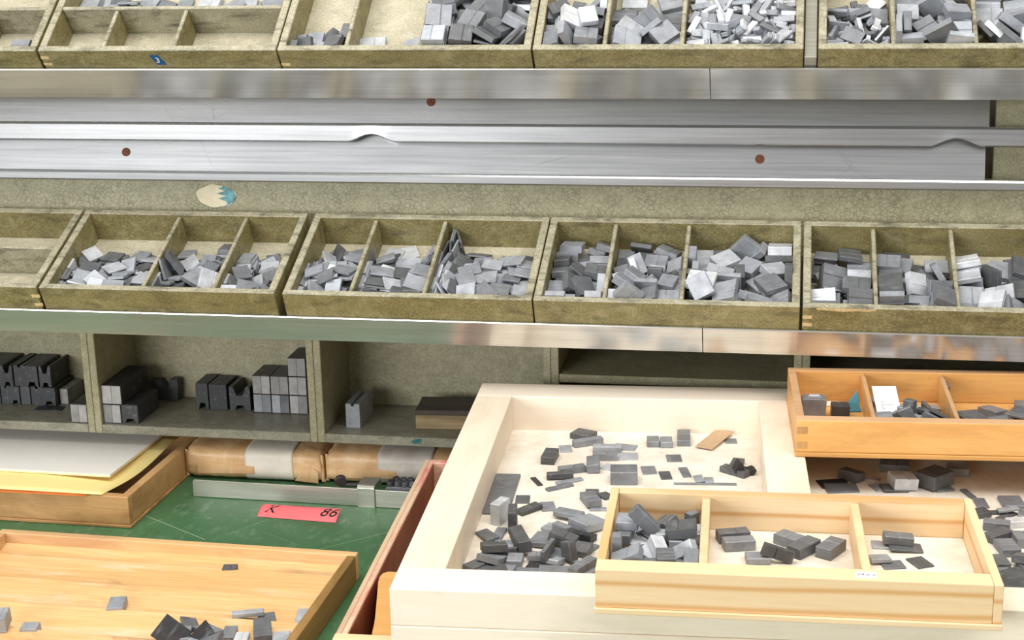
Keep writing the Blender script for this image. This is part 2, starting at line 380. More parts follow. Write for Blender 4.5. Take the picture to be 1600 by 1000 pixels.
# ------------------------------------------------------------------ the room (setting)
XL, XR = -1.55, 0.78
TZ = 0.909
def structure(o): o['kind'] = 'structure'; return o
structure(box('floor', (-4, 3.2, -3.5, 2.6, -0.05, 0.0), m_plain('grey_floor', srgb(120, 116, 110), 0.6), bev=0))
structure(box('wall_back', (-4, 3.2, 2.42, 2.5, 0, 3.4), FARW, bev=0))

# work table
wt = E('work_table', 'long work table covered in scratched dark green linoleum', 'table', (0, 0, 0))
box('table_top', (-1.9, 1.2, 0.95, 2.34, TZ - 0.03, TZ), TABLE, wt, 0.003, 2)
for (x, y) in ((-1.8, 1.05), (1.1, 1.05), (-1.8, 2.24), (1.1, 2.24)):
    box('leg', (x - 0.03, x + 0.03, y - 0.03, y + 0.03, 0.0, TZ - 0.031), GREEN, wt)

# ------------------------------------------------------------------ rack: middle shelf, upper shelf, aluminium panels
TH_M, TH_T = 24.0, 38.0
PM = (0.0, 1.9269, 1.2017); PT = (0.0, 2.003, 1.522)
FM_, FT_ = -0.010, -0.015
RM = Rx(TH_M); RT = Rx(TH_T)
ms = E('sloping_shelf', 'sloping middle shelf edged with a polished aluminium strip, carrying olive trays', 'shelf', PM, RM)
box('shelf_board', (XL, XR, 0.001, 0.190, -0.034, -0.0215), GREEN, ms, 0.001)
for a, b in ((XL, -0.1057), (-0.1044, XR)):
    me = prism_me('edge_strip', [(-0.0035, -0.0395), (-0.0035, -0.001), (-0.0027, 0.0), (-0.001, 0.0), (-0.001, -0.0370), (0.030, -0.0370), (0.030, -0.0395)], a, b, 'x')
    link('edge_strip', me, ALU, ms)
ts = E('sloping_shelf', 'steep upper shelf edged with a polished aluminium strip at the top of the picture', 'shelf', PT, RT)
box('shelf_board', (XL, XR, 0.001, 0.190, -0.040, -0.0265), GREEN, ts, 0.001)
for a, b in ((XL, -0.1048), (-0.1036, XR)):
    me = prism_me('edge_strip', [(-0.0035, -0.0535), (-0.0035, -0.001), (-0.0027, 0.0), (-0.001, 0.0), (-0.001, -0.0510), (0.030, -0.0510), (0.030, -0.0535)], a, b, 'x')
    link('edge_strip', me, ALU, ts)
box('dividing_post', (0.0128, 0.0285, 0.002, 0.189, -0.026, 0.016), STEEL, ts, 0.001)

rb = E('rack_back', 'crackled olive rack back with two aluminium panels behind the middle trays', 'rack', (0, 0, 0))
box('back_board', (XL, XR, 2.108, 2.118, 1.235, 1.362), CRACK, rb, 0.001)
box('rear_board', (0.2640, XR, 2.128, 2.138, 1.34, 1.476), GREEN, rb, 0.001)
box('rear_board', (XL, XR, 2.150, 2.160, 1.34, 1.476), GREEN, rb, 0.001)
def panel(y0, z0, y1, z1, xr, scr):
    t = 0.0025
    prof = [(y0, z0), (y0 + t, z0 - 0.001), (y1 + t, z1 - 0.001), (y1, z1)]
    p = link('panel', prism_me('panel', prof, XL, xr, 'x'), ALUP, rb)
    ang = math.atan2(z1 - z0, y1 - y0)
    for (x, z) in scr:
        y = y0 + (z - z0) / (z1 - z0) * (y1 - y0)
        s = link('screw', cyl_me('screw', 0.0062, 0.0016, 20, 0.0052, 0.0), RUST, p, (x, y - 0.0004, z), (ang + math.pi, 0, 0))
    return p
panel(2.098, 1.350, 2.124, 1.432, 0.2515, [(-0.9477, 1.3885), (-0.0413, 1.387)])
panel(2.112, 1.427, 2.130, 1.484, 0.2545, [(-0.4957, 1.4608)])
def lip(name, y, z0, z1, bumps, mat):
    """folded lip; the lower edge rises in short kinks"""
    bm = bmesh.new(); xs = []
    x = XL
    while x < XR:
        near = any(abs(x - b) < 0.05 for b, _ in bumps); xs.append(x); x += 0.0015 if near else 0.03
    xs.append(XR)
    def prof(x):
        d = 0.0; o = 0.0
        for b, h in bumps:
            q = abs(x - b) / 0.034
            if q < 1: d = max(d, h * (0.5 + 0.5 * math.cos(math.pi * q)) ** 0.8); o = max(o, 0.0015 * (0.5 + 0.5 * math.cos(math.pi * q)))
        zb = z0 + d
        return [(y + 0.0015, zb - 0.0002), (y - 0.001 - o, zb), (y - 0.0035 - o * .6, zb + 0.002), (y - 0.0035, z1 - 0.003), (y - 0.002, z1 - 0.0006), (y + 0.001, z1), (y + 0.006, z1 - 0.0008), (y + 0.006, z1 - 0.0026), (y, z1 - 0.003), (y - 0.0015, zb + 0.003)]
    R = [[bm.verts.new((x, *p)) for p in prof(x)] for x in xs]
    k = len(R[0])
    for i in range(len(R) - 1):
        for j in range(k): bm.faces.new((R[i][j], R[i][(j + 1) % k], R[i + 1][(j + 1) % k], R[i + 1][j]))
    bm.faces.new(R[0]); bm.faces.new(R[-1][::-1])
    return link(name, done(bm, name), mat, rb)
lip('rail', 2.1005, 1.4075, 1.4335, [(-0.577, 0.0105), (0.213, 0.0105)], ALUP)
lip('rail', 2.0895, 1.3515, 1.3655, [], ALUP)
# torn round sticker on the crackled board
st = link('round_sticker', prism_me('round_sticker', [(-0.814 + 0.030 * math.cos(a) * (1.0 + 0.04 * math.sin(5 * a)), 1.3265 + 0.0165 * math.sin(a) * (1 + 0.05 * math.cos(7 * a))) for a in [i * math.tau / 40 for i in range(40)]], 2.1066, 2.1078, 'y'), STKC)
tag(st, 'torn cream and blue sticker on the crackled board behind the trays', 'sticker')
pr = []
for i in range(25):
    a = -1.25 + 2.5 * i / 24; pr.append((-0.814 + 0.0292 * math.cos(a), 1.3265 + 0.016 * math.sin(a)))
for i, x in enumerate([0.012, 0.004, 0.014, 0.001, 0.016, 0.003, 0.013, 0.017, 0.012]):
    pr.append((-0.814 + x, 1.3265 + 0.0145 - i * 0.0036))
link('blue_print', prism_me('blue_print', pr, 2.1060, 2.1067, 'y'), STKB, st)

# ------------------------------------------------------------------ pigeonhole boxes under the middle shelf
CF, CB, CZ0, CZ1 = 2.030, 2.176, 0.984, 0.9975
labels = ['dim pigeonhole at far left holding blackened lead furniture', 'pigeonhole holding a stack of pale ended blocks and a U-shaped block',
          'pigeonhole holding one grey block and a sooty wooden block', 'dark shallow shelf compartment behind the pale frame', 'dark compartment behind the orange box at far right']
for i in range(5):
    x0 = -1.3375 + 0.34 * i; x1 = x0 + 0.3395
    if i == 4: x1 = XR
    ph = E('pigeonhole_box', labels[i], 'cabinet', (x0, CF, CZ0), group='olive boxes in a row under the middle shelf')
    w = x1 - x0
    dp = CB - CF if i < 3 else 0.280
    for a in (0.0, w - 0.0105): box('side_panel', (a, a + 0.0105, 0, dp, 0, 0.196), GREEN, ph, 0.0008)
    box('top_panel', (0.0, w, 0.0, dp, 0.1965, 0.2025), GREEN, ph, 0)
    if i < 3:
        box('bottom_panel', (0.0107, w - 0.0107, 0.0, CB - CF, 0.0, CZ1 - CZ0), DUSTY, ph, 0.0008)
        box('back_panel', (0.0107, w - 0.0107, CB - CF - 0.008, CB - CF, CZ1 - CZ0 + 0.0002, 0.196), GREEN, ph, 0)
    else:
        box('bottom_panel', (0.0107, w - 0.0107, 0.001, 0.280, 0.1025, 0.1145), GREEN, ph, 0.0012)
        box('back_panel', (0.0107, w - 0.0107, CB - CF - 0.008, CB - CF, 0.0, 0.102), GREEN, ph, 0)
        box('rear_panel', (0.0107, w - 0.0107, 0.272, 0.280, 0.1150, 0.196), GREEN, ph, 0)
    if i == 2:
        link('paint_blot', prism_me('paint_blot', [(0.137, 0.006), (0.140, 0.0095), (0.146, 0.0115), (0.152, 0.0122), (0.153, 0.008), (0.149, 0.005), (0.143, 0.0045)], -0.0005, 0.0002, 'y'), TEALP, ph)

# ------------------------------------------------------------------ olive trays
TD = 0.183
def tray(row, label, x0, x1, divs, cross=None, pins=(), group=None):
    P, R, fl, rim = (PM, RM, FM_, 0.0367) if row == 'M' else (PT, RT, FT_, 0.0315)
    zb = fl - 0.008; t = 0.010; w = x1 - x0
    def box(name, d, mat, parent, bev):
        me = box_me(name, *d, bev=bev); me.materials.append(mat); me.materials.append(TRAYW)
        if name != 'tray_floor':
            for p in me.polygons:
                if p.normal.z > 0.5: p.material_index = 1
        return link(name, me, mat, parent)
    tr = E('type_tray', label, 'tray', (x0, P[1], P[2]), R, group)
    box('front_wall', (0, w, 0.0006, t, zb, rim), TRAYG, tr, 0.0009)
    box('back_wall', (0, w, TD - t, TD, zb, rim), TRAYG, tr, 0.0009)
    for a in (0.0, w - t): box('side_wall', (a, a + t, t + 0.0001, TD - t - 0.0001, zb, rim - 0.0002), TRAYG, tr, 0.0009)
    box('tray_floor', (t, w - t, t, TD - t, zb + 0.001, fl), TRAYF, tr, 0)
    ymax = TD - t
    for d in divs:
        hh = rim - 0.003
        box('divider', (d - 0.0028, d + 0.0028, t, (cross - 0.003) if cross else ymax, fl, hh), TRAYG, tr, 0.0012)
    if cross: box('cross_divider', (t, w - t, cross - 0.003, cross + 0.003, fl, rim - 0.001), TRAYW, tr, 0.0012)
    for side, zz in pins:
        a = 0.0 if side == 'l' else w - t
        for z in zz: link('joint_pin', box_me('joint_pin', a + 0.0002, a + t + 0.002, 0.0002, 0.0012, z, z + 0.0048, bev=0), PALEW, tr)
    return tr
GT = 'olive type trays on the sloping shelves'
tm1 = tray('M', 'empty olive tray at the left end of the middle shelf', -1.342, -1.0075, [], 0.092, [('r', (-0.010, 0.004, 0.019))], GT)
tm2 = tray('M', 'olive middle-shelf tray right of the empty one, dividers right of its centre', -1.003, -0.6690, [0.145, 0.245], None, [], GT)
tm3 = tray('M', 'olive middle-shelf tray heaped with thin bluish plates standing against its dividers', -0.6578, -0.3235, [0.090, 0.189], None, [], GT)
tm4 = tray('M', 'olive middle-shelf tray heaped with thick square lead blocks', -0.3215, 0.0160, [0.090, 0.189], None, [], GT)
tm5 = tray('M', 'olive middle-shelf tray at right with a chipped front edge', 0.0195, 0.3590, [0.090, 0.189], None, [('l', (0.006, 0.018))], GT)
link('paint_chip', prism_me('paint_chip', [(0.017, 0.0352), (0.018, 0.0325), (0.034, 0.0318), (0.050, 0.0305), (0.066, 0.0322), (0.080, 0.0312), (0.090, 0.0345), (0.090, 0.0352)], 0.0002, 0.0008, 'y'), PALEW, tm5)
tt1 = tray('T', 'olive upper-shelf tray cut off by the left edge of the picture', -1.346, -1.0100, [0.240], 0.0855, [], GT)
tt2 = tray('T', 'nearly empty olive upper-shelf tray with a blue number label', -1.006, -0.6705, [0.090, 0.190], 0.0855, [('l', (0.004, 0.016))], GT)
tt3 = tray('T', 'olive upper-shelf tray with a nearly empty middle compartment and heaped right one', -0.6685, -0.3310, [0.091, 0.191], None, [('l', (0.003,))], GT)
tt4 = tray('T', 'olive upper-shelf tray left of the grey post, with small bright strips', -0.3285, 0.0115, [0.091, 0.189], None, [], GT)
tt5 = tray('T', 'olive upper-shelf tray right of the grey post', 0.0298, 0.3700, [0.091, 0.189], None, [], GT)
bl = prism('number_label', [(0.157, 0.0225), (0.169, 0.0225), (0.1765, 0.0055), (0.164, 0.0055)], -0.0003, 0.0004, BLUE, tt2)
link('number', text_me('number', '3', 0.0135, 0.0), WHITE, bl, (0.1668, -0.0006, 0.0138), (math.pi / 2, 0, 0))

# ------------------------------------------------------------------ lead spacing material (settled positions, in each container's own frame)
CLS = [(30, 22, 3.5), (26, 20, 3), (31, 27, 2.6), (27, 24, 2.4), (30, 26, 10), (26, 22, 9), (34, 30, 7), (32, 28, 12), (28, 9, 5.5), (23, 9, 6), (19, 7, 4.5), (32, 14, 10), (25, 13, 9), (22, 16, 1.6), (40, 30, 24), (92, 46, 3), (45, 9, 2.5), (30, 10, 7), (36, 30, 8), (22, 20, 8), (26, 17, 11), (30, 20, 7), (24, 18, 2.2), (44, 26, 3), (16, 12, 12), (29, 24, 8), (41, 10, 9), (16, 24, 1.5), (36, 17, 10), (37, 12, 9), (32, 14, 9), (30, 20, 1.6), (24, 24, 2), (35, 16, 11), (19, 20, 1.6), (33, 28, 17), (34, 12, 8), (33, 12, 7), (28, 7, 1.5), (35, 8, 3), (36, 8, 3), (18, 26, 1.5), (14, 26, 1.5), (19, 24, 1.5), (33, 11, 1.5), (16, 24, 8), (44, 17, 8), (15, 16, 1.6), (37, 12, 8), (29, 15, 6), (11, 22, 2), (11, 18, 1.6), (76, 4, 2), (125, 30, 3), (17, 24, 1.6), (32, 14, 5), (17, 26, 2), (34, 16, 6), (33, 15, 4), (31, 34, 10), (29, 16, 7), (31, 18, 4), (24, 10, 7), (30, 34, 6), (30, 18, 10), (51, 15, 13), (38, 5, 14), (28, 16, 9), (32, 22, 3), (22, 16, 9), (21, 26, 4), (17, 22, 9), (12, 12, 4), (9, 12, 6), (38, 16, 3), (36, 20, 4), (29, 18, 4), (18, 24, 3), (22, 20, 9), (19, 20, 8), (38, 12, 8), (22, 14, 6), (29, 14, 4), (15, 18, 3), (27, 22, 3), (16, 24, 1.6), (35, 17, 9), (15, 18, 2), (20, 9, 2), (16, 22, 6), (26, 24, 7), (32, 20, 4), (16, 20, 6), (12, 20, 6), (19, 16, 8), (13, 24, 4), (26, 12, 26), (20, 12, 26), (28, 10, 26), (26, 10, 26), (34, 15, 3), (37, 14, 3), (34, 12, 3), (47, 14, 3), (28, 16, 11), (21, 10, 1.5), (36, 26, 1.6), (39, 24, 1.6), (29, 28, 14), (38, 30, 17), (30, 22, 2), (23, 26, 2), (35, 24, 10), (25, 26, 10), (28, 8, 2), (28, 14, 2), (17, 18, 7), (26, 32, 5), (18, 8, 3), (24, 10, 3), (30, 8, 2.5), (29, 14, 11), (33, 16, 9), (23, 14, 8), (19, 24, 11), (18, 30, 10), (31, 20, 9), (14, 26, 9), (33, 30, 2.5), (11, 24, 4), (22, 26, 3), (12, 24, 5), (19, 22, 8), (18, 18, 6), (33, 15, 11), (32, 15, 11), (27, 17, 11), (35, 17, 12), (33, 17, 12), (24, 18, 7), (32, 12, 7), (30, 15, 9), (22, 18, 2), (33, 20, 2.2), (20, 18, 4), (22, 18, 1.6), (18, 24, 1.6), (26, 20, 10), (15, 26, 18), (20, 16, 10), (18, 12, 8), (37, 9, 6), (20, 26, 2.5), (30, 14, 2), (33, 16, 3), (29, 20, 8), (19, 24, 4), (11, 24, 5), (38, 20, 6), (15, 26, 3), (23, 20, 12), (31, 18, 10), (39, 20, 14), (11, 18, 3), (14, 24, 4), (15, 26, 4), (14, 24, 5), (11, 30, 3), (11, 12, 4), (15, 22, 6), (11, 24, 6), (19, 28, 4), (16, 26, 8), (36, 30, 3), (34, 30, 3)]
DATA = {
    'M2a': '0 122 529 54 1550 1566 1550 0 157 527 50 1522 1566 1523 0 192 529 50 49 1570 50 0 122 775 50 273 1571 273 1 729 1083 4 5 0 683 0 1120 239 191 359 -817 -239 0 1186 774 96 -96 -45 -279 0 1248 1018 73 -104 -81 -134 0 414 545 166 261 197 626 0 1032 473 145 -200 -19 128 0 954 784 140 -218 -177 1752 3 1248 739 132 34 -113 -1747 1 261 1025 80 0 0 344 0 596 1014 77 101 100 3110 1 980 985 103 -46 111 1078 1 1273 946 150 2692 -72 -186 0 678 340 231 183 396 -498 0 1268 218 143 314 -84 -17 0 443 485 187 115 305 57 1 706 502 182 343 205 1420 0 956 501 199 -66 499 1594 1 449 698 204 -64 196 56 1 670 768 140 -170 192 1422 3 795 700 193 -78 179 840 1 987 573 200 477 2976 -148 0 1306 488 188 -4 -3087 1546 0 303 1102 112 0 0 -795 0 633 1036 114 -75 -121 -273 1 1058 1045 126 -13 120 1364 1 1254 758 179 2993 244 960 3 444 255 268 404 562 1857 1 678 232 227 272 -355 1474 0 938 251 211 -257 -43 3141',
    'M2b': '0 1497 514 50 0 1571 0 0 2291 835 47 -17 -1216 1067 0 2245 785 74 -285 -946 1345 0 1656 738 -15 12 16 -1870 1 1981 820 69 215 -85 -521 0 1656 1044 -13 0 0 266 1 2058 1063 59 -115 123 -70 1 1878 572 64 1 134 -2976 6 2049 565 148 -118 85 -532 1 1517 767 65 1571 0 1399 0 1798 995 76 -321 134 2152 1 2165 781 152 442 -58 -515 0 1607 1334 -38 0 309 1692 1 2050 1036 99 160 113 1791 0 2184 1338 -23 -15 408 1499 0 1602 215 216 -967 1571 -966 0 1628 468 129 -82 2641 -1588 0 1756 404 116 2759 -127 300 6 2268 483 160 517 640 327 0 1558 707 183 1016 -890 2037 0 1773 655 97 -308 297 1054 6 2250 1417 3 -46 -2755 1652 6 1647 829 211 2349 984 -328',
    'M2c': '0 2497 511 50 1521 1570 1521 0 2532 500 50 260 1571 260 1 2817 837 60 91 -1571 11 1 2914 1238 -46 31 25 -1323 0 2637 774 15 260 -173 16 0 2914 1146 -9 183 -91 553 0 2644 1043 49 45 -125 -1413 1 2935 1065 7 -101 -178 2185 1 3080 266 169 659 -187 -839 0 2945 469 104 263 -232 -292 0 2632 785 104 -152 -300 1717 1 3025 719 101 -114 -195 2034 0 2615 1038 83 78 -108 -1688 1 2947 994 23 -203 18 -2961 0 2867 286 224 -286 -410 -2916 0 2707 449 196 -76 219 243 1 2915 503 136 336 94 -1263 1 2657 739 126 122 313 -1524 1 2669 677 144 280 -9 -308 1 3063 679 123 192 -121 483 1 2597 1078 110 79 -106 -1701 0 2993 897 73 98 26 -3098 1 2626 206 226 -2948 1 0 1 2974 168 211 -1749 2559 0 0 2691 614 222 2984 -12 -1043',
    'M3a': '0 122 273 51 758 1570 758 0 157 270 50 -88 1570 -88 0 122 530 50 -1570 1568 -1570 0 157 508 50 -1569 1574 -1569 0 192 497 50 -410 1571 -410 0 122 769 60 1570 1533 1570 0 163 807 50 662 1567 740 0 197 822 50 2 1568 80 0 316 870 109 1078 -3 1673 0 364 1062 106 814 -112 1960 0 436 583 111 -120 327 1124 1 417 787 195 67 58 -1502 1 541 895 112 31 -95 1845 3 422 1254 84 -2272 -221 -907 0 702 509 146 -52 25 -2063 0 395 669 238 -202 -86 1007 0 377 1409 -42 63 3020 -490 0 685 1174 57 14 -302 -2508 1 668 269 209 277 -207 -830 1 373 549 185 346 24 2989 1 337 678 258 -215 39 1580 1 746 756 190 -251 425 -105 0 763 834 127 -437 -228 -1571 0 591 1436 -82 -3142 0 411 0 720 1152 89 -200 230 -46 0 411 237 250 -10 824 221 0 620 255 268 171 235 -1530 1 477 448 321 222 -509 12 1 536 544 261 -399 332 1714 0 711 533 261 -236 -147 -44 1 268 624 276 -97 -196 297 0 693 606 317 2838 -8 -311',
    'M3b': '2 943 511 55 -1415 1570 -1415 2 969 515 56 1570 1564 1570 2 995 510 55 1332 1571 1333 2 943 814 57 -1556 1568 -1556 2 969 825 55 -227 1571 -226 2 995 819 56 -1541 1575 -1541 2 943 1095 55 0 1571 0 3 1714 1147 49 -169 -963 79 3 1143 1464 -67 -3066 -93 -263 3 1701 1240 57 794 647 -2275 3 1273 1101 26 -85 -1 -690 2 1422 1121 42 -49 68 264 2 1674 1276 54 -170 -968 36 2 1187 257 216 -859 207 59 2 1159 560 192 355 33 2032 2 1647 508 149 -132 -251 -2851 2 1213 781 167 -307 -36 -1118 3 1460 751 162 -272 -122 -1448 2 1132 1204 44 209 310 3008 3 1498 1108 64 -45 -71 -1687 2 1699 839 152 130 181 1386 3 1152 222 314 147 716 1614 3 1402 275 222 -758 118 -46 3 1172 466 273 243 59 1646 3 1402 436 215 -165 -2646 427 2 1262 730 190 233 204 1430 2 1207 657 264 248 -276 -2953 2 1697 519 190 -3106 281 -70 3 1104 1212 61 -332 -172 371 2 1329 1522 -87 0 0 -2716 3 1740 820 174 2981 -155 -1571 2 1200 251 316 384 638 1988 2 1574 253 271 2657 220 26 3 1737 117 249 -1572 -1547 2',
    'M3c': '2 1961 240 55 18 1555 18 2 1933 510 55 0 1571 0 2 1959 510 55 -719 1571 -719 2 1985 510 55 76 1570 76 2 1933 781 65 -1574 1563 -1574 2 1959 780 55 -669 1570 -670 2 1985 780 55 80 1570 78 2 1933 1051 67 -1573 1563 -1573 2 1992 1049 55 583 1571 329 2 2021 1049 55 -1267 1571 -1536 2 1956 1322 55 51 1571 -70 2 2019 1315 55 -111 1570 49 2 2085 1342 55 0 1541 -139 2 2000 1585 55 10 1559 9 2 2028 1585 55 2 1558 -13 2 2118 1557 55 0 1436 345 2 2178 1121 20 -593 -142 -1839 2 2151 629 117 24 758 -138 2 2139 872 95 -139 695 -210 2 2214 1164 29 608 2 1512 2 2813 1125 41 -14 138 1436 2 3101 1321 -21 178 289 1631 2 2094 242 146 39 1074 21 3 2165 615 144 807 -76 1478 3 2193 881 85 86 -682 3013 2 2830 799 96 91 129 1580 3 3125 717 40 -149 122 -1571 2 2374 1420 -14 556 23 2997 3 2471 1140 66 106 -84 -1574 3 2800 1170 60 -125 -60 -480 2 2129 304 197 -1018 491 -919 2 2184 511 177 -215 -763 -2783 3 2783 630 150 129 -108 -3060 3 2998 912 117 214 210 1802 2 2372 944 107 112 -140 -1640 2 2622 991 125 172 77 1918 3 2845 1164 85 -128 52 350 3 3099 1102 89 -214 337 59 3 2212 401 191 -392 701 -518 2 2839 396 144 146 -326 1519 3 3080 571 110 93 124 316 2 2366 841 175 -169 -61 331 2 2612 673 186 -79 -71 89 3 2962 715 156 -139 -383 -1544 3 3110 848 140 256 -156 3101 3 2233 1148 56 -659 32 -1552 3 2651 1013 146 -138 108 -66 3 2938 1111 146 -142 -241 -128 2 2413 281 221 -2863 284 -1491 2 2838 280 158 -145 2815 1524 3 2251 421 184 786 24 1600 2 2655 305 215 -2915 188 -751 3 3124 516 130 -119 38 -1571 3 2360 608 213 66 46 -1153',
    'M4a': '4 287 952 -4 365 22 -2872 18 637 1108 -7 380 0 302 5 262 1201 -55 0 0 -2880 5 533 1360 -55 0 0 -1986 18 663 649 29 -154 409 -1743 5 219 969 84 -116 348 1571 5 456 939 139 500 316 1344 4 724 1101 77 84 -371 1644 4 255 1451 -3 -405 0 0 5 685 1517 -3 -560 0 -443 18 310 255 120 0 0 0 5 758 243 286 14 -738 -1591 5 235 581 115 0 0 0 4 811 546 156 1500 428 -1571 5 219 1193 92 -115 436 1571 4 710 869 172 -187 153 -49 4 311 1548 64 403 36 3058 5 749 1575 53 -247 -508 -1537 5 266 150 270 1571 0 0 4 587 541 164 607 -2714 -1197 4 423 603 167 -2261 -178 1716',
    'M4b': '5 1089 569 44 -433 -573 -2284 5 1753 877 34 0 1010 -3141 4 1362 1396 -50 0 0 1554 7 1393 589 139 656 -108 -1578 4 1069 890 74 -337 937 1571 21 1507 791 150 207 1884 1620 21 1681 849 69 -590 877 2425 21 1095 1220 35 0 0 -37 4 1470 1230 50 0 0 -120 5 1742 1120 92 491 0 -1571 5 1040 243 228 1 -330 1571 7 1144 561 278 -430 -374 -1821 21 1419 400 330 1571 0 0 4 1726 521 185 30 75 1553 5 1049 977 113 -338 937 1570 21 1240 1098 121 -383 -2581 -1059 5 1495 951 82 0 2836 1432 5 1045 1475 -55 0 0 1554 21 1250 1618 5 1105 -3142 -184 4 1622 1511 26 -449 178 -346 4 1214 155 380 1571 734 0 5 1474 235 313 -389 0 1571 4 1710 235 250 0 0 3142 5 1255 630 321 -442 359 -509 5 1220 939 205 -1133 -906 -1697 5 1687 543 280 13 80 1332',
    'M4c': '7 2603 907 60 3088 1571 0 7 2081 825 -40 0 0 -9 7 2871 906 -40 0 0 2253 7 2069 1125 -40 0 0 1561 5 2709 1248 -55 0 0 -2288 18 3058 1309 -60 0 0 -3111 5 2596 216 110 1503 -1571 1625 18 2126 493 260 -5 -5 1586 7 2437 564 120 -1560 0 -16 7 2758 534 58 0 2322 -1929 4 2056 741 170 -150 -1571 1585 4 2703 1203 40 0 0 -2079 7 3057 986 151 -37 226 521 18 2070 1473 -60 0 0 1571 4 2383 1503 -50 0 0 108 5 2817 1545 28 0 -854 -152 18 3083 1495 7 -464 24 78 18 2104 255 127 0 -285 0 4 2441 237 250 -1 379 3125 7 2840 166 237 1566 -2782 0 4 3137 255 227 -514 -6 1574 18 2121 528 340 6 -4 -152 18 2470 675 160 348 1571 1822 18 3014 596 172 -3141 -113 -1257 18 2326 899 149 28 -142 2936 7 2390 1308 58 -33 19 -2511 4 3225 774 253 -1571 1064 -1571 5 2020 913 150 607 1571 -2534 4 1970 1153 170 0 -1571 0 4 2642 1557 101 -1648 -841 81 7 3109 1548 92 -464 -29 -27 7 2125 301 416 464 491 -1031 18 2439 295 346 378 20 -1633 18 3001 589 253 21 3030 -1065',
    'M5a': '18 351 1000 24 668 0 662 18 277 1249 -60 0 0 1443 18 702 1284 -60 0 0 1514 18 319 585 17 438 95 2948 2 615 463 -7 75 -2 1251 6 351 921 70 437 -524 1482 18 713 877 83 6 -353 1553 6 303 1513 -12 5 325 1457 6 720 1179 15 0 0 1571 18 292 349 132 -223 128 3089 18 680 257 116 62 70 0 2 369 699 60 -928 332 112 6 711 527 125 88 572 1623 18 381 888 131 434 -525 1487 18 677 709 174 -116 25 -69 2 307 1477 51 325 -2 3020 6 609 1469 73 -173 -300 -1511 6 282 140 190 1571 0 0 18 713 288 247 75 -359 1544 6 263 349 205 -143 -214 1601',
    'M5b': '6 1187 887 -19 -35 -250 1592 6 1559 1261 -65 0 0 2968 6 1106 864 45 -250 38 -3116 6 1621 820 155 180 748 515 6 1208 1533 -25 278 -3142 -141 4 1710 1279 20 0 0 -1 18 1516 310 168 -592 371 491 18 1167 619 167 241 -21 -2342 6 1695 492 264 -956 -333 -2717 6 1102 864 191 -177 150 1459 18 1731 995 128 895 -791 2416 18 1211 1230 90 0 0 -225 4 1091 1169 180 0 0 3056 18 1090 186 330 246 -1812 1332 4 1381 324 273 216 657 1914 4 1703 235 287 0 -415 3142 18 1093 586 289 181 30 -1522 4 1408 618 275 -623 564 -1471 4 1721 255 389 -415 0 -1571',
    'M5c': '18 2455 1123 20 0 0 1973 18 2394 1312 -60 0 0 2027 4 2641 255 175 602 -1 1571 6 2090 595 89 -69 -301 1462 18 2715 711 144 161 0 -1649 6 2093 829 71 191 -99 -19 6 2357 909 165 1438 -321 -1022 18 2118 1204 74 -188 234 1848 6 2506 1162 95 0 0 -1715 18 2742 1316 20 0 0 1777 4 2070 238 140 75 0 0 6 2383 260 207 42 -565 -30 4 2074 524 155 293 -96 -29 18 2433 566 163 -88 335 3090 6 2306 306 286 354 95 -1788 6 2074 960 188 -220 174 1571 18 2735 1072 143 318 -24 1499 18 2761 1068 218 -318 22 -1647 18 2075 1234 193 212 -436 -1571',
    'T1': '4 2983 255 100 0 0 1571',
    'T2a': '',
    'T2c': '',
    'T2d': '0 539 1311 -116 -7 -107 2824 2 1060 1364 -115 0 -140 -281 0 1320 1350 -133 0 0 2778 0 1628 1319 -116 -51 73 1555 4 2007 1350 -100 0 0 -143 0 2356 1321 -109 79 101 -2461 2 2531 1334 -120 0 -109 16 4 2967 1224 -38 44 64 2201 4 723 1050 0 0 0 -1571 0 972 1050 -11 -54 -242 1584 4 263 1303 -52 -45 -163 -6 2 652 1409 -96 -181 -111 -1384 2 844 1281 3 -200 -639 -1243',
    'T3a': '12 182 452 -6 109 277 -1501 5 361 492 5 0 0 1619 20 160 194 109 -1572 1540 1570 5 536 235 75 0 0 1571 5 704 242 219 2907 245 1513 12 244 358 101 530 -250 -7 20 577 495 38 2401 0 1571 20 807 496 115 1571 0 1513',
    'T3b': '18 1123 492 -110 0 0 95 3 1676 545 -138 0 0 1953',
    'T3c': '7 2081 912 -90 0 0 -7 2 2123 1256 -137 0 0 -954 4 2399 1271 -84 0 -109 -2484 6 2477 318 56 -149 312 1160 6 3168 252 140 -2151 1570 453 6 2730 469 69 23 -378 -2410 6 2396 934 15 347 -336 -2870 6 2116 1348 -14 -571 0 1898 6 2098 278 261 -16 -96 1572 7 2433 302 251 172 -75 1287 2 2736 249 232 273 553 1670 2 3058 234 271 -398 -782 0 6 2091 591 205 -4 -16 -2 6 2458 677 192 -90 77 2953 2 2750 538 171 259 -188 1459 7 3070 498 79 117 305 1140 7 2071 897 230 1293 1571 -8 4 2905 1060 57 -1744 943 1451 6 3112 1050 84 -51 625 1474 4 2058 1196 21 -538 -201 1575 2 3058 1322 66 -694 -133 2880 4 2081 237 349 -37 16 3142 4 2445 240 353 120 145 0 6 2766 313 285 -393 -669 -1745 2 3081 254 323 -821 283 1287 6 2096 584 363 390 189 83 4 2525 589 277 105 -59 -371 4 2891 464 271 -417 143 -611 7 3105 584 255 649 -409 2858 6 2130 799 388 20 804 -1274 4 2594 981 135 43 -47 -505 4 2895 848 179 -766 62 2602 2 3076 797 121 -776 -221 2503 7 3076 1196 167 943 -44 2986 4 2817 832 262 -327 -2435 -1693',
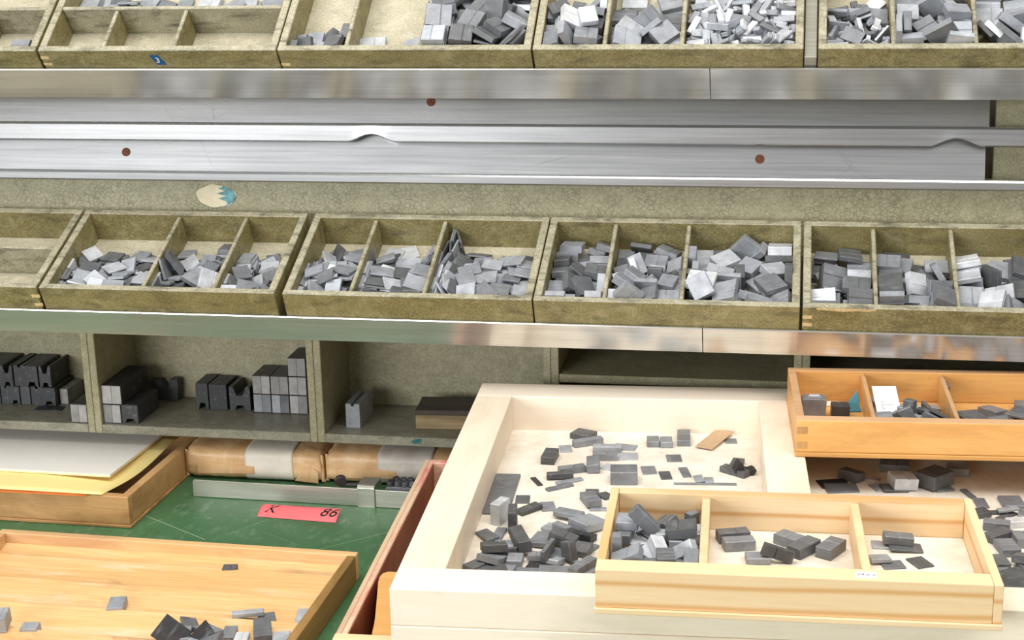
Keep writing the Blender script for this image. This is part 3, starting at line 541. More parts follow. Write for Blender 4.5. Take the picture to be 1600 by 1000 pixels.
    'T4a': '20 190 526 70 -492 -1571 2063 5 730 870 3 -612 546 -1785 4 263 235 71 -4 -329 0 4 667 306 202 -273 -40 -640 4 369 495 191 0 655 0 4 717 633 91 138 -86 1446 4 252 775 220 1 0 1571 4 711 784 234 360 855 1816 20 227 235 170 329 -4 -1572 4 665 243 322 -237 131 0 5 449 506 250 374 551 643 4 727 548 234 -141 -283 -1617 5 270 762 315 0 0 -2688 20 488 1078 -9 0 1219 1333 5 661 1092 -40 1571 0 1039 5 224 235 275 -322 3 1570 4 450 526 369 653 -55 1643 5 674 534 389 -91 137 -1284 4 817 1118 87 -1544 1063 1571 5 408 220 388 -98 -1931 106',
    'T4b': '6 1137 979 -115 0 0 1145 4 1462 892 -100 0 0 -1552 4 1727 897 -100 0 0 1590 6 1126 284 68 -145 597 190 18 1118 617 -10 0 0 52 4 1420 731 139 1046 -679 219 4 1713 673 50 4 0 1454 18 1093 891 25 -46 360 1493 18 1671 1198 -110 -3142 0 13 6 1543 332 96 -164 115 -2448 4 1726 263 165 55 -240 1558 18 1209 544 139 -319 415 -418 18 1519 498 242 828 -2439 1298 6 1185 1346 -115 3142 0 8 6 1656 1253 -35 0 0 -1248 18 1186 258 247 -86 -403 -3142 4 1659 308 283 -219 3027 688',
    'T4c': '8 2578 1112 -123 0 0 -894 8 2022 1448 -122 0 0 1113 9 2662 1028 -37 365 -616 1668 8 2946 1054 -83 81 -271 1882 8 2412 1316 -68 0 0 895 8 3151 1272 -103 1633 0 46 8 3017 990 -52 -158 235 -1565 9 3255 855 -49 0 -143 1571 8 2454 1219 -44 1203 -259 1121 9 2629 1136 -67 105 -2757 402 10 3034 1195 -65 -818 564 3124 9 2022 375 51 -1 9 -968 10 2514 576 -40 369 101 -356 1 2958 671 28 1461 -692 -603 9 2426 874 -20 119 372 -1298 9 2877 933 -33 1 1660 -1302 8 3154 859 9 -405 204 3051 1 2113 1166 -49 231 283 74 10 2345 1142 1 1580 -58 -1144 8 2617 1160 27 833 292 2940 8 2849 1257 -56 40 -514 496 9 3179 1139 -39 1850 9 212 10 2062 394 108 -32 517 521 8 2471 351 107 487 -190 -1887 8 2322 556 34 56 -18 -1069 1 2062 813 65 -1 -2 -3013 8 2429 846 34 23 -378 1257 1 2594 770 44 516 -73 -306 9 2845 841 -41 91 -163 302 9 2182 1026 5 -1576 19 691 8 2303 1115 -25 -1580 -145 1999 9 2624 1280 -7 -601 311 361 10 2754 1091 -52 408 -38 1690 8 3088 1054 19 85 -280 1540 9 2207 364 24 20 -99 1519 9 2573 319 90 -589 888 1238 1 2799 395 83 -26 -6 -146 9 3261 393 69 1342 729 -1571 9 2094 575 46 196 -348 2040 9 2446 530 95 -486 449 1170 9 2714 595 50 322 176 2889 9 3270 582 31 1571 102 -1571 9 2004 776 110 3 0 1199 8 2362 748 50 -250 -291 1826 10 2519 709 48 523 73 -367 9 3076 721 45 1494 -20 -256 9 2026 966 -45 1573 545 -2276 10 2297 1001 -49 1548 -1297 -1196 10 2505 1070 -49 1571 -1178 -1142 8 2911 1099 12 227 381 -2159 8 3169 1018 44 360 575 202 10 2730 127 262 1574 1685 4 9 2931 203 268 -85 2130 -81 8 2183 333 146 -387 400 -1494 9 2294 356 89 119 564 -1242 1 2734 299 152 181 174 1878 9 2928 367 136 -625 18 -1650 8 3153 370 136 2021 -395 -237 10 2020 530 77 -586 303 2695 9 2190 601 67 193 -346 2040 10 2573 515 59 -552 923 -256 8 2721 562 124 182 6 -2117 8 2976 547 143 -298 25 -569 8 2250 701 120 2558 167 1695 9 2338 606 96 -82 -44 1385 9 2476 623 148 -859 -44 -2482 8 2796 829 80 95 -248 -957 8 2068 1118 0 -319 -176 -2681 10 2419 1031 -3 2041 1087 1041 9 2782 1086 -7 374 168 1202 10 2996 967 25 643 -444 -584 10 3202 937 30 329 83 8 8 2055 150 210 3142 -528 0 9 2736 185 242 -1558 183 114 8 3005 188 267 -2650 -942 -469 8 3203 226 200 526 681 2055 8 2076 245 181 198 -183 0 8 2367 223 181 1466 2640 -18 9 2762 279 199 -185 170 228 10 2972 356 184 -2162 -284 -2092 1 3118 342 206 431 23 -2292 8 2128 465 148 -860 -331 -2885 10 2355 388 97 -1671 0 1836 8 2596 534 143 -609 476 1658 9 2860 518 102 -912 999 439 10 3141 616 94 161 -3137 -518 8 2017 593 158 -66 149 -1985 8 2326 529 198 -1071 77 2945 8 2643 607 165 -918 -528 -1528',
    'T5a': '1 236 1103 -135 0 0 -6 8 825 1110 -123 0 0 1571 1 520 1062 -90 -2 -358 1565 1 707 1201 -81 0 -189 766 8 825 661 -8 0 -1473 1571 1 278 986 -44 79 -492 -284 8 472 1057 -47 -100 -345 1848 8 243 918 -3 340 -106 -1494 8 519 960 -22 -1 -345 1843 8 825 495 26 0 2888 1571 8 553 687 27 444 251 2530 1 239 930 41 63 325 3097 1 513 917 17 336 144 223 1 764 809 -74 39 -299 1545 1 575 193 164 -1806 2274 -179 8 755 178 166 -348 800 2887 1 573 687 74 -287 422 814 8 712 622 125 -2859 327 1364 8 249 871 112 -1496 -323 -471 1 513 768 97 -815 -52 467 1 740 916 13 190 192 37 1 239 177 213 -930 -50 0 8 582 263 130 -553 1326 2476 8 814 258 136 365 1358 1938 1 243 393 144 -208 -218 -36 8 576 325 228 -1461 -347 -172 8 692 424 76 -419 -60 1081 1 244 521 161 -1334 -3089 -143 8 422 528 108 -34 -2869 -892 8 645 684 146 2333 505 1483 8 174 703 121 -105 -2747 1736 8 510 892 79 216 -84 436 1 205 218 207 -30 930 1571 1 413 248 296 -2993 127 -401 1 773 333 193 1455 237 -2247 8 190 375 217 1882 -268 -1850 1 387 360 230 -359 -137 559 8 620 404 142 -1773 153 1968 8 386 728 129 86 -824 -1039 8 509 510 170 -1248 -243 1825',
    'T5b': '4 1382 912 -66 261 14 -1621 18 1114 929 67 83 35 -9 6 1613 739 95 -105 -352 -1619 6 1530 1083 43 -456 91 160 4 1315 384 266 -155 -164 2145 6 1681 140 262 -1571 1755 0 6 1579 376 168 224 157 -342 4 1721 340 236 58 -267 1614 6 1081 870 149 35 -19 1571 18 1706 718 170 -122 -347 -1571 18 1677 1356 18 868 108 1910 6 965 257 338 -1491 -1581 1491 4 1141 155 242 1568 -1645 3 18 1481 199 378 -1522 -483 213 4 1061 355 350 1505 -1240 -1476 4 1391 864 223 -1739 -665 21 4 1686 694 278 328 -168 -3031 4 1091 679 247 36 94 1564',
    'T5c': '6 2342 273 30 801 326 1890 6 2094 548 17 0 -1088 -2564 6 2104 1170 -29 0 -565 -1595 17 2457 212 75 692 -513 2750 6 2209 434 152 844 127 2080 6 2111 858 5 0 0 -24 4 2451 755 27 -1191 298 -3025 6 2106 1286 -20 -565 -4 -31 7 2446 1301 30 0 3142 -1554 6 2288 302 280 724 537 1697 6 2594 257 182 402 224 0 17 2258 494 173 -642 605 -298 7 2330 591 180 2223 462 -434 4 2425 984 31 181 -178 -1586',
    'LF': '25 1459 -809 -433 0 0 -438 26 1536 -1085 -428 0 0 493 27 1261 -1263 -466 0 0 170 28 1096 -1667 -423 0 0 1478 29 1805 -1323 -428 0 0 43 30 1796 -1592 -428 0 0 67 31 2023 -1154 -465 0 0 -211 32 2086 -1495 -463 0 0 67 33 1669 -1943 -410 -111 0 1650 34 1872 -1897 -465 0 0 1067 35 2073 -2335 -388 0 0 69 36 1414 -2077 -433 0 0 412 37 1284 -2312 -423 -111 -54 100 38 1007 -2439 -466 0 0 -1125 39 1410 -2423 -458 0 0 555 40 1307 -2623 -458 0 0 608 41 2364 -1962 -466 0 0 156 42 2575 -2124 -466 0 0 174 43 2667 -1519 -466 0 0 109 44 2814 -2003 -466 0 0 -1363 45 2383 -1008 -433 0 0 65 45 2554 -1022 -433 0 0 65 46 2779 -840 -433 0 0 1588 47 3393 -837 -465 0 0 65 48 3423 -2004 -433 0 0 -646 49 3455 -1727 -443 0 0 1373 50 2987 -2236 -455 -16 -118 205 51 3110 -2253 -465 0 0 69 52 3062 -2385 -463 0 0 41 53 637 -2880 -458 0 0 1570 54 903 -3027 -465 0 0 71 55 1015 -3376 -437 -33 -52 809 56 1226 -3232 -463 0 0 234 57 1504 -3569 -403 0 0 -402 58 1491 -3498 -453 0 0 -454 59 1744 -3837 -403 -121 0 -744 60 1704 -4158 -422 -206 0 -399 61 1389 -3910 -453 0 0 -467 62 1463 -3981 -398 0 0 -706 63 1296 -4269 -427 0 -106 -253 64 1513 -4372 -355 0 271 -255 65 1039 -4443 -354 92 -42 -1245 66 1372 -4693 -373 0 0 1362 67 791 -4761 -319 -150 54 304 68 896 -5250 -402 176 21 -1271 69 786 -4653 -428 0 0 -351 70 940 -5168 -424 117 -134 -305 71 1031 -4853 -428 0 0 9 72 975 -4678 -413 -1571 0 213 73 922 -4557 -422 40 -538 1243 74 1358 -4939 -458 0 0 -253 75 1491 -5111 -433 208 0 -28 76 1165 -5098 -453 0 0 -12 77 1464 -4557 -458 0 -1 -170 78 1606 -4743 -344 -1571 -308 -992 79 1734 -4545 -411 -2939 -28 -313 80 1784 -5077 -363 0 0 1041 81 1791 -4882 -443 0 0 234 82 1816 -5117 -423 0 0 887 84 1743 -4379 -458 0 0 -448 85 1715 -2773 -465 0 0 65 86 1720 -3083 -417 0 -63 -1208 87 1883 -2864 -454 51 64 738 88 1820 -3273 -463 0 0 85 89 611 -4986 -443 0 0 -655 90 781 -4869 -399 -247 81 -345 91 893 -4404 -453 0 0 -56 92 1240 -4724 -427 -161 0 -26 93 1485 -4858 -419 -238 -14 -312 95 761 -5040 -453 0 0 -710 96 724 -3700 -343 0 0 1200 98 893 -3909 -343 0 0 1658 100 636 -4187 -435 -110 91 2131 102 755 -4094 -458 0 0 1446',
    'RF': '104 4831 -2091 -408 -136 0 -676 105 5078 -2077 -465 0 0 -216 106 4607 -2255 -465 0 0 256 107 4689 -2426 -454 83 8 164 108 5416 -2319 -380 4 77 218 109 5796 -2227 -368 -1 -1 773 54 5136 -2342 -465 0 0 366 110 5311 -2389 -452 -1 78 153 111 5878 -2301 -463 -1 -1 300 112 5388 -1707 -423 0 0 -92 113 6140 -1779 -423 0 0 -42 114 6162 -2482 -463 0 0 -1268 115 6261 -2765 -463 0 0 -1517 116 6198 -3129 -438 0 0 -1139 117 6612 -2755 -448 0 0 71 118 6405 -3046 -458 0 0 207 119 6514 -3064 -412 -48 -115 132 120 6481 -3145 -461 0 0 735 121 6307 -3526 -418 0 0 -215 122 6282 -3790 -428 0 0 679 123 6551 -3390 -433 0 0 249 124 6523 -3908 -418 0 0 75 126 6318 -4115 -428 0 0 -1411 127 6184 -4512 -428 0 0 140 128 6225 -4976 -404 82 210 -1119 129 6182 -4800 -423 0 0 77 131 6429 -4630 -448 0 0 70 132 6424 -4442 -399 -218 -122 -434 133 6700 -3155 -443 0 0 -262',
    'SA': '5 293 1356 105 0 0 668 4 487 1544 110 0 0 2267 20 291 1132 205 0 0 2157 11 567 1082 220 9 1571 0 4 779 1093 210 0 0 -2981 4 494 380 300 0 0 3142 5 836 386 276 93 -144 1570 12 155 712 365 -766 1571 -766 4 508 769 261 -450 61 -1959 11 205 1155 310 0 0 1481 12 715 1043 305 0 0 1569 20 865 1199 315 0 0 -1571 20 597 1742 187 -452 358 2098 12 851 1766 185 -2402 1571 0 4 267 454 369 0 -439 0 20 637 388 405 0 0 1668 11 876 416 373 -93 144 -1571 11 567 732 338 -284 359 -1207 11 783 709 334 1047 -630 -433 5 226 1236 405 0 0 1524 11 395 1107 484 1544 -2343 -9 4 763 1066 418 -1 152 3133 11 285 1511 232 -870 2791 282',
    'SM': '134 1275 1657 115 0 0 291 135 1332 1457 115 0 0 230 136 1841 1603 115 0 0 -656 137 1981 1409 120 0 0 902 138 2247 1413 120 0 0 1038 139 1519 1162 95 0 0 93 140 1715 1143 168 1573 -2814 87',
    'SR': '141 2929 1663 144 2 72 28 142 2780 1657 70 0 0 -8 143 2996 1589 83 4 72 54 144 2714 1266 93 -138 -11 164 145 2834 1182 68 0 0 246 146 3105 1265 68 0 0 450',
    'OB': '11 1456 732 216 76 69 1108 11 1707 731 243 -2 -439 3019 11 1429 979 250 -267 1571 -2489 11 1417 1177 220 1571 0 979 17 1823 1494 95 0 3142 -1521 1 1757 793 297 203 -2696 -89 17 1307 875 260 1571 -450 -86 8 1721 1603 105 -1571 0 1750 1 1083 671 297 -62 11 1587 1 1368 679 292 -103 -5 -1345 17 1141 1120 157 2436 -267 -42 17 1618 1395 110 -1571 0 -1391 8 1660 979 267 0 0 -319 11 1220 1725 110 0 0 -54',
    'OC': '0 1999 1814 210 -3140 -1571 0 23 2623 1088 96 0 -96 2043 23 2851 1508 88 0 61 1049 18 2187 1048 160 21 -44 1944 2 2500 1006 119 -145 -177 1591 23 2267 1317 110 36 20 398 0 2537 1595 91 72 40 2222 18 2985 1598 135 -57 21 -164',
    'NT': '147 -2513 -1641 -143 -25 -105 1805 148 -3590 -2398 -45 105 -27 252 149 -3258 -2361 -151 107 -17 156 150 -1557 -427 -157 107 -17 152 151 -851 -1666 -105 103 -33 308 152 -616 -1675 -159 99 -45 428 153 -873 -1717 -191 108 -2 23 154 -218 -1541 -167 -19 -107 1748 155 -254 -2200 -143 -31 -104 1866 156 -1438 -2001 -115 82 329 614 157 -1373 -2269 -109 220 49 237 158 -1136 -2190 -88 -115 -154 -694 159 -897 -2148 -117 92 -13 143 161 -978 -2564 -55 101 -405 110 162 -517 -2083 -106 33 87 -1211 92 -732 -2199 -157 92 -13 138 169 -1214 -2489 -124 93 7 -79'}
_pm = {}
def piece_mesh(c):
    if c in _pm: return _pm[c]
    l, w, h = [s / 1000.0 for s in CLS[c]]
    nm = 'lead_strip' if CLS[c][1] <= 10 else ('lead_plate' if CLS[c][2] <= 4.0 else ('lead_bar' if CLS[c][0] >= 1.6 * CLS[c][1] else 'lead_quad'))
    if nm in ('lead_quad', 'lead_bar') and h >= 0.006 and (c % 2 == 0):
        g = 0.0009
        me = prism_me(nm, [(-l / 2, -h / 2 + .0006), (-l / 2 + .0006, -h / 2), (l / 2 - .0006, -h / 2), (l / 2, -h / 2 + .0006), (l / 2, h / 2 - .0006), (l / 2 - .0006, h / 2),
                           (l * .08 + g, h / 2), (l * .08, h / 2 - g), (l * .08 - g, h / 2), (-l / 2 + .0006, h / 2), (-l / 2, h / 2 - .0006)], -w / 2, w / 2, 'y')
    else:
        me = box_me(nm, -l / 2, l / 2, -w / 2, w / 2, -h / 2, h / 2, 0.00035 if h < 0.005 else 0.0007)
    _pm[c] = (nm, me); return _pm[c]
_leadmesh = {}
def lead_obj(c, mat):
    nm, me = piece_mesh(c)
    key = (c, mat.name)
    if key not in _leadmesh:
        m2 = me.copy(); m2.materials.clear(); m2.materials.append(mat); _leadmesh[key] = m2
    o = bpy.data.objects.new(nm, _leadmesh[key]); COL.objects.link(o); return o
def pieces(job, O, R, mats, where, group, labeller=None):
    rng = random.Random(job); out = []
    fill_add(job, O, R)
    v = [int(q) for q in DATA[job].split()]
    Mw = Matrix.Translation(O) @ R.to_4x4()
    for k in range(0, len(v), 7):
        c, x, y, z, rx, ry, rz = v[k:k + 7]
        m = mats[0]
        q = rng.random(); acc = 0
        for mm, pr_ in mats:
            acc += pr_
            m = mm
            if q < acc: break
        o = lead_obj(c, m)
        o.matrix_world = Mw @ Matrix.Translation((x * 1e-4, y * 1e-4, z * 1e-4)) @ Euler((rx * 1e-3, ry * 1e-3, rz * 1e-3)).to_matrix().to_4x4()
        kind = o.name.split('.')[0].replace('_', ' ')
        #DEV o['src'] = job + ':' + str(k // 7)
        o['category'] = kind
        o['group'] = kind + 's ' + group
        o['label'] = kind
        o['tone'] = {'oxidised_lead': 'grey', 'bright_lead': 'pale', 'blackened_lead': 'dark'}[m.name]
        out.append((o, kind, (x * 1e-4, y * 1e-4, z * 1e-4), c))
    if where and out:
        xs = sorted(q[2][0] for q in out); ys = sorted(q[2][1] for q in out)
        x0, x1, y0, y1 = xs[0], xs[-1], ys[0], ys[-1]
        for o, kind, p, c in out:
            fx = (p[0] - x0) / max(x1 - x0, 1e-6); fy = (p[1] - y0) / max(y1 - y0, 1e-6)
            h = 'left' if fx < 0.34 else ('right' if fx > 0.66 else 'centre'); d = 'front' if fy < 0.34 else ('back' if fy > 0.66 else 'middle')
            pos = d + ' ' + h if not (d == 'middle' and h == 'centre') else 'heart'
            o['label'] = '%s %s, %s of heap, %s' % (o['tone'], kind, pos, where)
    return out
FILL = {
    'M2a': '0 122 263 52 1548 1563 1548 0 157 264 50 -62 1570 -62 0 245 261 46 0 1205 0 0 303 215 62 0 1036 0 0 325 801 34 -201 228 300 0 745 757 38 -125 -71 29 0 1021 770 55 52 -105 -1568 0 278 1033 17 0 0 -2892 0 1051 1103 11 -57 -17 1011 1 1287 1031 41 -95 91 1284 1 333 621 129 -276 -203 -1771 0 1003 511 91 -40 -24 5 1 855 907 73 -21 81 2306 1 257 1012 50 0 0 -2883 1 931 1081 39 -52 -2 1111 3 706 505 152 -74 391 174 1 403 818 125 499 -274 3072 0 437 243 241 404 562 1856 1 961 270 180 -44 247 -1581 1 1297 457 157 4 55 1549',
    'M2b': '0 1497 233 55 1568 1563 1568 0 1532 217 51 1556 1559 1557 0 1630 845 -83 0 0 0 0 1636 1163 -83 0 0 9 1 1952 1215 -85 0 0 672 1 1944 795 5 -112 -217 2052 0 1642 1070 -48 0 0 -1993 1 1944 1130 -55 0 0 -3032 6 2146 1040 0 -56 158 344 0 1898 559 34 -20 132 3141 1 2225 729 46 -966 -163 2457 1 2297 1025 32 108 128 1389 6 2012 278 65 -139 94 1558 0 1633 513 17 -19 -15 1637 1 1891 251 101 -153 68 1383',
    'M2c': '0 2497 270 50 1537 1567 1537 0 2532 267 50 1489 1569 1489 0 2567 263 50 255 1570 255 1 3126 960 -33 -362 -140 1571 0 2658 1106 -58 -66 115 1556 0 2957 1226 -83 0 0 -642 1 3116 651 13 -42 -101 1505 1 2679 793 -35 149 -283 1455 1 2967 808 -40 101 -54 96 0 2622 1082 -22 50 -123 -1450 1 2966 539 26 178 -82 106 1 2642 1086 11 -31 -129 -832 1 3091 466 50 184 -67 24 1 2611 723 34 238 -158 -38 1 2951 120 201 -1571 1238 0',
    'M3a': '0 192 268 50 804 1570 805 3 699 480 -70 3 79 1904 0 759 797 -83 0 0 -1564 0 301 826 71 -79 1076 11 0 296 219 92 -23 -1080 -3086 1 225 485 74 -1571 -26 -1571 0 218 1200 -23 19 407 1575 0 527 1055 -20 -10 14 1967 1 349 574 83 84 338 1731 0 554 574 22 46 -79 -2664 0 489 764 165 -63 3080 -14 0 616 1070 33 -29 301 585 3 356 265 155 781 295 1521 0 636 522 58 -84 50 20 3 696 1117 35 166 254 1268 3 405 568 149 -339 -75 -295 0 402 256 204 818 114 1700 0 620 499 221 -156 230 1474',
    'M3b': '2 943 241 55 1166 1571 1166 2 969 240 55 -474 1571 -474 2 995 240 55 -458 1570 -458 2 1761 1226 58 296 941 -2900 3 1077 1191 -26 24 -154 -1555 2 1458 542 81 -225 35 -3093 3 1162 230 213 -620 668 599 3 1165 478 175 131 299 959 3 1403 548 107 -129 -188 2074 3 1731 235 100 -232 421 -1649 3 1459 485 128 -16 -157 1609 2 1705 817 128 -157 159 -25 2 1707 511 159 60 277 16',
    'M3c': '2 1935 240 65 -10 1556 -10 2 1987 240 55 17 1555 17 2 2123 783 39 0 727 -4 2 2013 281 85 -1234 -1525 -1908 2 2148 583 76 106 -752 2813 3 2138 847 59 -277 681 -428 2 2483 1178 -7 29 -7 1701 3 2788 1255 -5 -115 77 669 2 3084 1126 -10 -105 -172 -1757 3 2529 1164 19 10 -16 1995 2 2816 508 113 50 97 -4 3 2323 848 142 116 131 2883 3 2351 117 214 1571 -135 0 2 3108 260 138 116 294 1582 2 2482 367 158 -149 84 -2890 2 3231 1462 73 1570 -285 -1567 3 3120 243 168 -109 -297 -1581',
    'M4a': '18 344 711 -60 0 0 -2813 18 703 265 151 0 738 1571 5 225 600 25 0 0 1549',
    'M4b': '4 1167 817 52 0 -978 -1160 4 1404 966 -50 0 0 1778 4 1643 1198 -50 0 0 1621 5 1139 531 126 -238 664 -217 7 1646 559 75 -76 27 -51',
    'M4c': '18 3058 985 48 -132 -188 -1842 4 2376 255 112 281 -3 -1572 4 3135 556 70 0 0 -1571',
    'M5a': '6 259 421 -65 0 0 1577 2 686 567 -46 0 -272 1553 18 690 855 -11 353 0 0',
    'M5b': '18 1129 560 -12 -340 0 0 18 1543 935 -19 0 -236 1804 18 1161 255 39 0 -58 0 6 1102 560 67 -340 4 11 6 1487 635 74 225 -59 480 6 1116 1211 15 0 0 34 6 1102 255 111 0 -58 0 4 1698 555 182 944 381 388',
    'M5c': '18 2828 584 20 0 -492 417 6 3039 661 -65 0 0 2565 6 2132 881 -65 0 0 -2970 4 2794 947 -50 0 0 1575 6 3147 935 -22 107 166 1571 18 2711 1399 -60 0 0 2160 18 3133 1310 -60 0 0 1538 6 3150 574 5 0 0 -1571 6 3127 666 191 2495 -184 137 6 2960 1009 126 1577 -917 1568 6 3113 988 146 934 159 1573 18 3054 1362 67 -122 164 -438 18 2812 319 162 1134 -249 1685 18 3144 285 110 0 0 -1571 6 3265 1138 158 -1571 1512 -1571',
    'T1': '2 2651 292 -110 -77 -54 1291',
    'T2d': '0 1436 1084 -112 -6 136 -1122 2 1746 1105 -137 0 0 -2542 2 2726 1108 -137 0 0 546 4 1629 1034 -58 87 65 0 0 2642 1050 -86 193 0 1571',
    'T3a': '20 287 552 -95 0 0 -312 12 503 576 -105 0 0 1548 5 760 235 -15 0 0 1571 5 760 495 -15 0 0 1571',
    'T3c': '4 3143 909 -47 0 -386 1561 4 2770 1269 -100 0 0 530 4 3119 1172 -100 0 0 -3090 6 2082 268 88 46 -555 -1595 2 2809 241 117 -440 641 1204 7 2315 528 79 -98 330 1317 4 2054 881 20 0 0 1596 6 3070 788 -1 359 -163 222 4 2754 1456 -14 -481 -193 178 7 2663 1104 14 3140 90 -1182 4 2407 1400 100 -181 344 1482 4 2060 1171 136 -541 -193 1588',
    'T4a': '4 488 300 -100 0 0 1454 4 530 637 -100 0 0 1357 4 264 876 -100 0 0 73 20 544 879 -20 -1054 1571 1967 4 701 281 100 -230 154 84 20 417 565 5 0 0 316 5 751 564 -49 442 -103 1570 5 236 736 60 1571 0 1893 5 400 764 78 90 -855 248',
    'T4b': '4 1081 631 -100 0 0 6 18 1467 589 -110 0 0 15 6 1195 320 103 510 -364 2620',
    'T4c': '9 2484 545 -117 68 1 -292 8 3066 798 -78 406 -217 -96 9 2333 1092 -120 9 0 -1051 9 2832 1110 -120 0 0 827 8 2420 1363 -123 0 0 -2003 9 2673 1380 -120 0 0 -1308 8 2955 1377 -123 0 0 757 10 3186 1404 -127 0 0 125 1 2361 475 -87 -178 -248 2094 9 2623 439 -64 52 79 -407 9 3185 703 -48 1645 0 -1 8 2444 970 -77 -392 -224 -2741 8 2086 1373 -123 0 0 1113 9 2573 1372 -105 1571 0 -1541 9 2753 1436 -105 1571 0 1778 10 1942 774 -115 1571 -3 -1571 9 2654 667 -75 -301 -306 822 10 2242 978 -113 -1500 0 1692 8 2113 1251 -76 -236 -279 -3050 10 2925 1325 -73 0 0 2147 9 2468 417 4 34 -21 861 10 3197 448 -48 -329 153 2679 8 2068 636 -26 317 244 361 1 2155 831 35 1 2 32 8 2776 455 15 1217 -2 -2957 8 3129 408 23 264 -376 975 10 2514 650 -11 168 -133 -446 8 3093 525 43 810 257 377 10 3066 777 -9 -1529 163 2921 8 2916 132 175 -1571 207 0 9 2926 611 41 1560 298 -495 8 2770 819 18 -205 155 1612 10 2707 1229 15 1038 -490 -2921 1 3145 237 139 142 -806 -2042 10 3087 660 32 -1493 -33 2852',
    'T5a': '1 316 862 -90 -127 -257 -93 1 496 1125 -135 0 0 -9 8 254 838 -57 -72 -278 -302 8 374 1013 -55 -183 221 1880 1 479 453 -62 -362 -325 1410 8 231 731 -47 1030 -2745 -572 1 529 592 -10 -1018 -55 -66 1 712 934 -83 0 -171 1676 8 570 675 -32 -522 82 17 8 540 151 156 -1777 2399 -138 1 236 461 26 340 0 7 1 448 351 7 -330 -157 3096 8 278 697 41 -853 77 70 1 433 289 150 -292 -783 -1156 8 725 352 25 222 -400 -9',
    'T5b': '4 1435 592 -44 -93 319 -59 4 1725 571 -37 128 347 1571 6 1687 888 -70 0 276 3141 18 1498 1260 -110 0 0 22 18 1164 326 15 -387 -152 2615 18 1606 598 66 -355 96 -91 18 1123 1335 -7 -404 74 55 18 1084 289 80 -71 -409 1578 6 1123 614 118 -41 -520 -1559 4 1375 1092 150 134 464 1615 6 1127 1442 29 -397 106 131 4 1445 1389 -7 14 406 1628 6 1201 1379 129 2778 196 357',
    'T5c': '4 2568 524 -40 -57 387 -2854 6 3150 618 -115 0 0 1571 7 2112 905 -90 0 0 1166 4 2488 938 -52 172 187 3106 6 2787 881 -115 0 0 721 7 3148 1072 -90 0 0 1496 7 2484 1362 -90 0 0 1799 7 2849 1375 -90 0 0 -3077 4 3154 1488 -100 0 0 1667 7 3147 265 32 64 6 1571 4 2594 413 58 331 211 -1680 4 2861 611 24 -1406 297 -458 17 3150 479 1 -119 -8 1 6 2769 908 15 0 376 382 4 3147 835 64 -284 -1121 1571 4 2825 1257 20 -15 -5 2887 7 3122 1084 30 0 0 -1841 6 2893 255 220 0 -841 0 4 3161 155 243 1573 -1507 -2 17 2361 498 -16 863 -589 -1100 4 2957 545 177 -280 -193 -3135 6 3065 710 89 -2253 194 -622 6 2762 969 84 252 -282 2777 6 3116 556 239 274 201 -23 4 2129 1445 -20 -565 16 1',
    'LF': '83 1828 -5051 -458 0 0 227 94 2038 -4725 -393 -1571 0 460',
    'RF': '125 5869 -4335 -423 0 3142 878 130 6236 -4962 -458 0 0 76',
    'SA': '5 237 1055 105 0 0 -1431 12 409 1088 105 0 0 1711 20 860 1444 115 0 0 1531 12 239 720 195 0 0 62 11 433 907 179 1571 339 249 12 822 877 205 0 0 -52 12 155 1667 125 -1571 0 -1571 11 607 1283 162 633 129 -13 12 820 1634 125 -1571 0 -146 11 783 596 220 -1571 0 -2779 20 305 1773 145 -1571 0 -725',
    'OB': '17 1171 1217 110 1571 0 -263 5 1420 1285 105 0 0 -1315 17 1795 1197 110 -1571 0 1913 5 1672 980 195 0 0 1870 17 1151 1295 110 -1571 0 -263 5 1453 493 190 1553 -1571 0 11 1132 660 235 45 -44 -959 11 1679 593 188 84 177 -149 8 1282 798 135 1571 0 -2738 17 1647 1164 150 0 2747 342 5 1199 1486 105 0 0 1131 8 1174 1895 88 0 0 -3141 1 1540 1654 75 0 0 -2999',
    'OC': '23 3285 891 190 -1571 0 1571 2 2172 976 90 30 84 2053 23 2977 1014 99 95 51 334 0 2158 1352 77 0 0 -2216 2 2467 1294 73 0 0 1158 2 3121 1318 104 0 -206 -1487 23 3140 599 123 0 -222 1575 23 3045 939 149 85 87 -28',
    'NT': '160 -332 -2528 -98 -3051 -20 218 163 -1502 -2042 -157 90 -25 271 164 -1541 -2155 -133 70 -62 728 165 -1261 -2251 -172 93 2 -21 166 -899 -2125 -155 92 -15 164 170 -435 -2905 -163 74 56 -643 171 -1211 -2733 -126 137 -283 1056 172 -832 -2530 -118 92 -14 150'}
FILLM = {}
def fill_add(job, O, R):
    v = [int(q) for q in FILL.get(job, '').split()]
    Mw = Matrix.Translation(O) @ R.to_4x4()
    for k in range(0, len(v), 7):
        c, x, y, z, rx, ry, rz = v[k:k + 7]
        nm, me = piece_mesh(c)
        m = Mw @ Matrix.Translation((x * 1e-4, y * 1e-4, z * 1e-4)) @ Euler((rx * 1e-3, ry * 1e-3, rz * 1e-3)).to_matrix().to_4x4()
        V, F = FILLM.setdefault('all', ([], [])); b = len(V)
        V += [tuple(m @ q.co) for q in me.vertices]; F += [[b + i for i in p.vertices] for p in me.polygons]
LM_ = lambda a, b, d=0: [(LEAD, a), (LEADB, b), (LEADD, d)]
def tp(job, tr, mats, where, group):
    return pieces(job, tr.matrix_world.translation, tr.matrix_world.to_3x3(), mats, where, group)
bpy.context.view_layer.update()
CP = {'a': 'left', 'b': 'middle', 'c': 'right'}
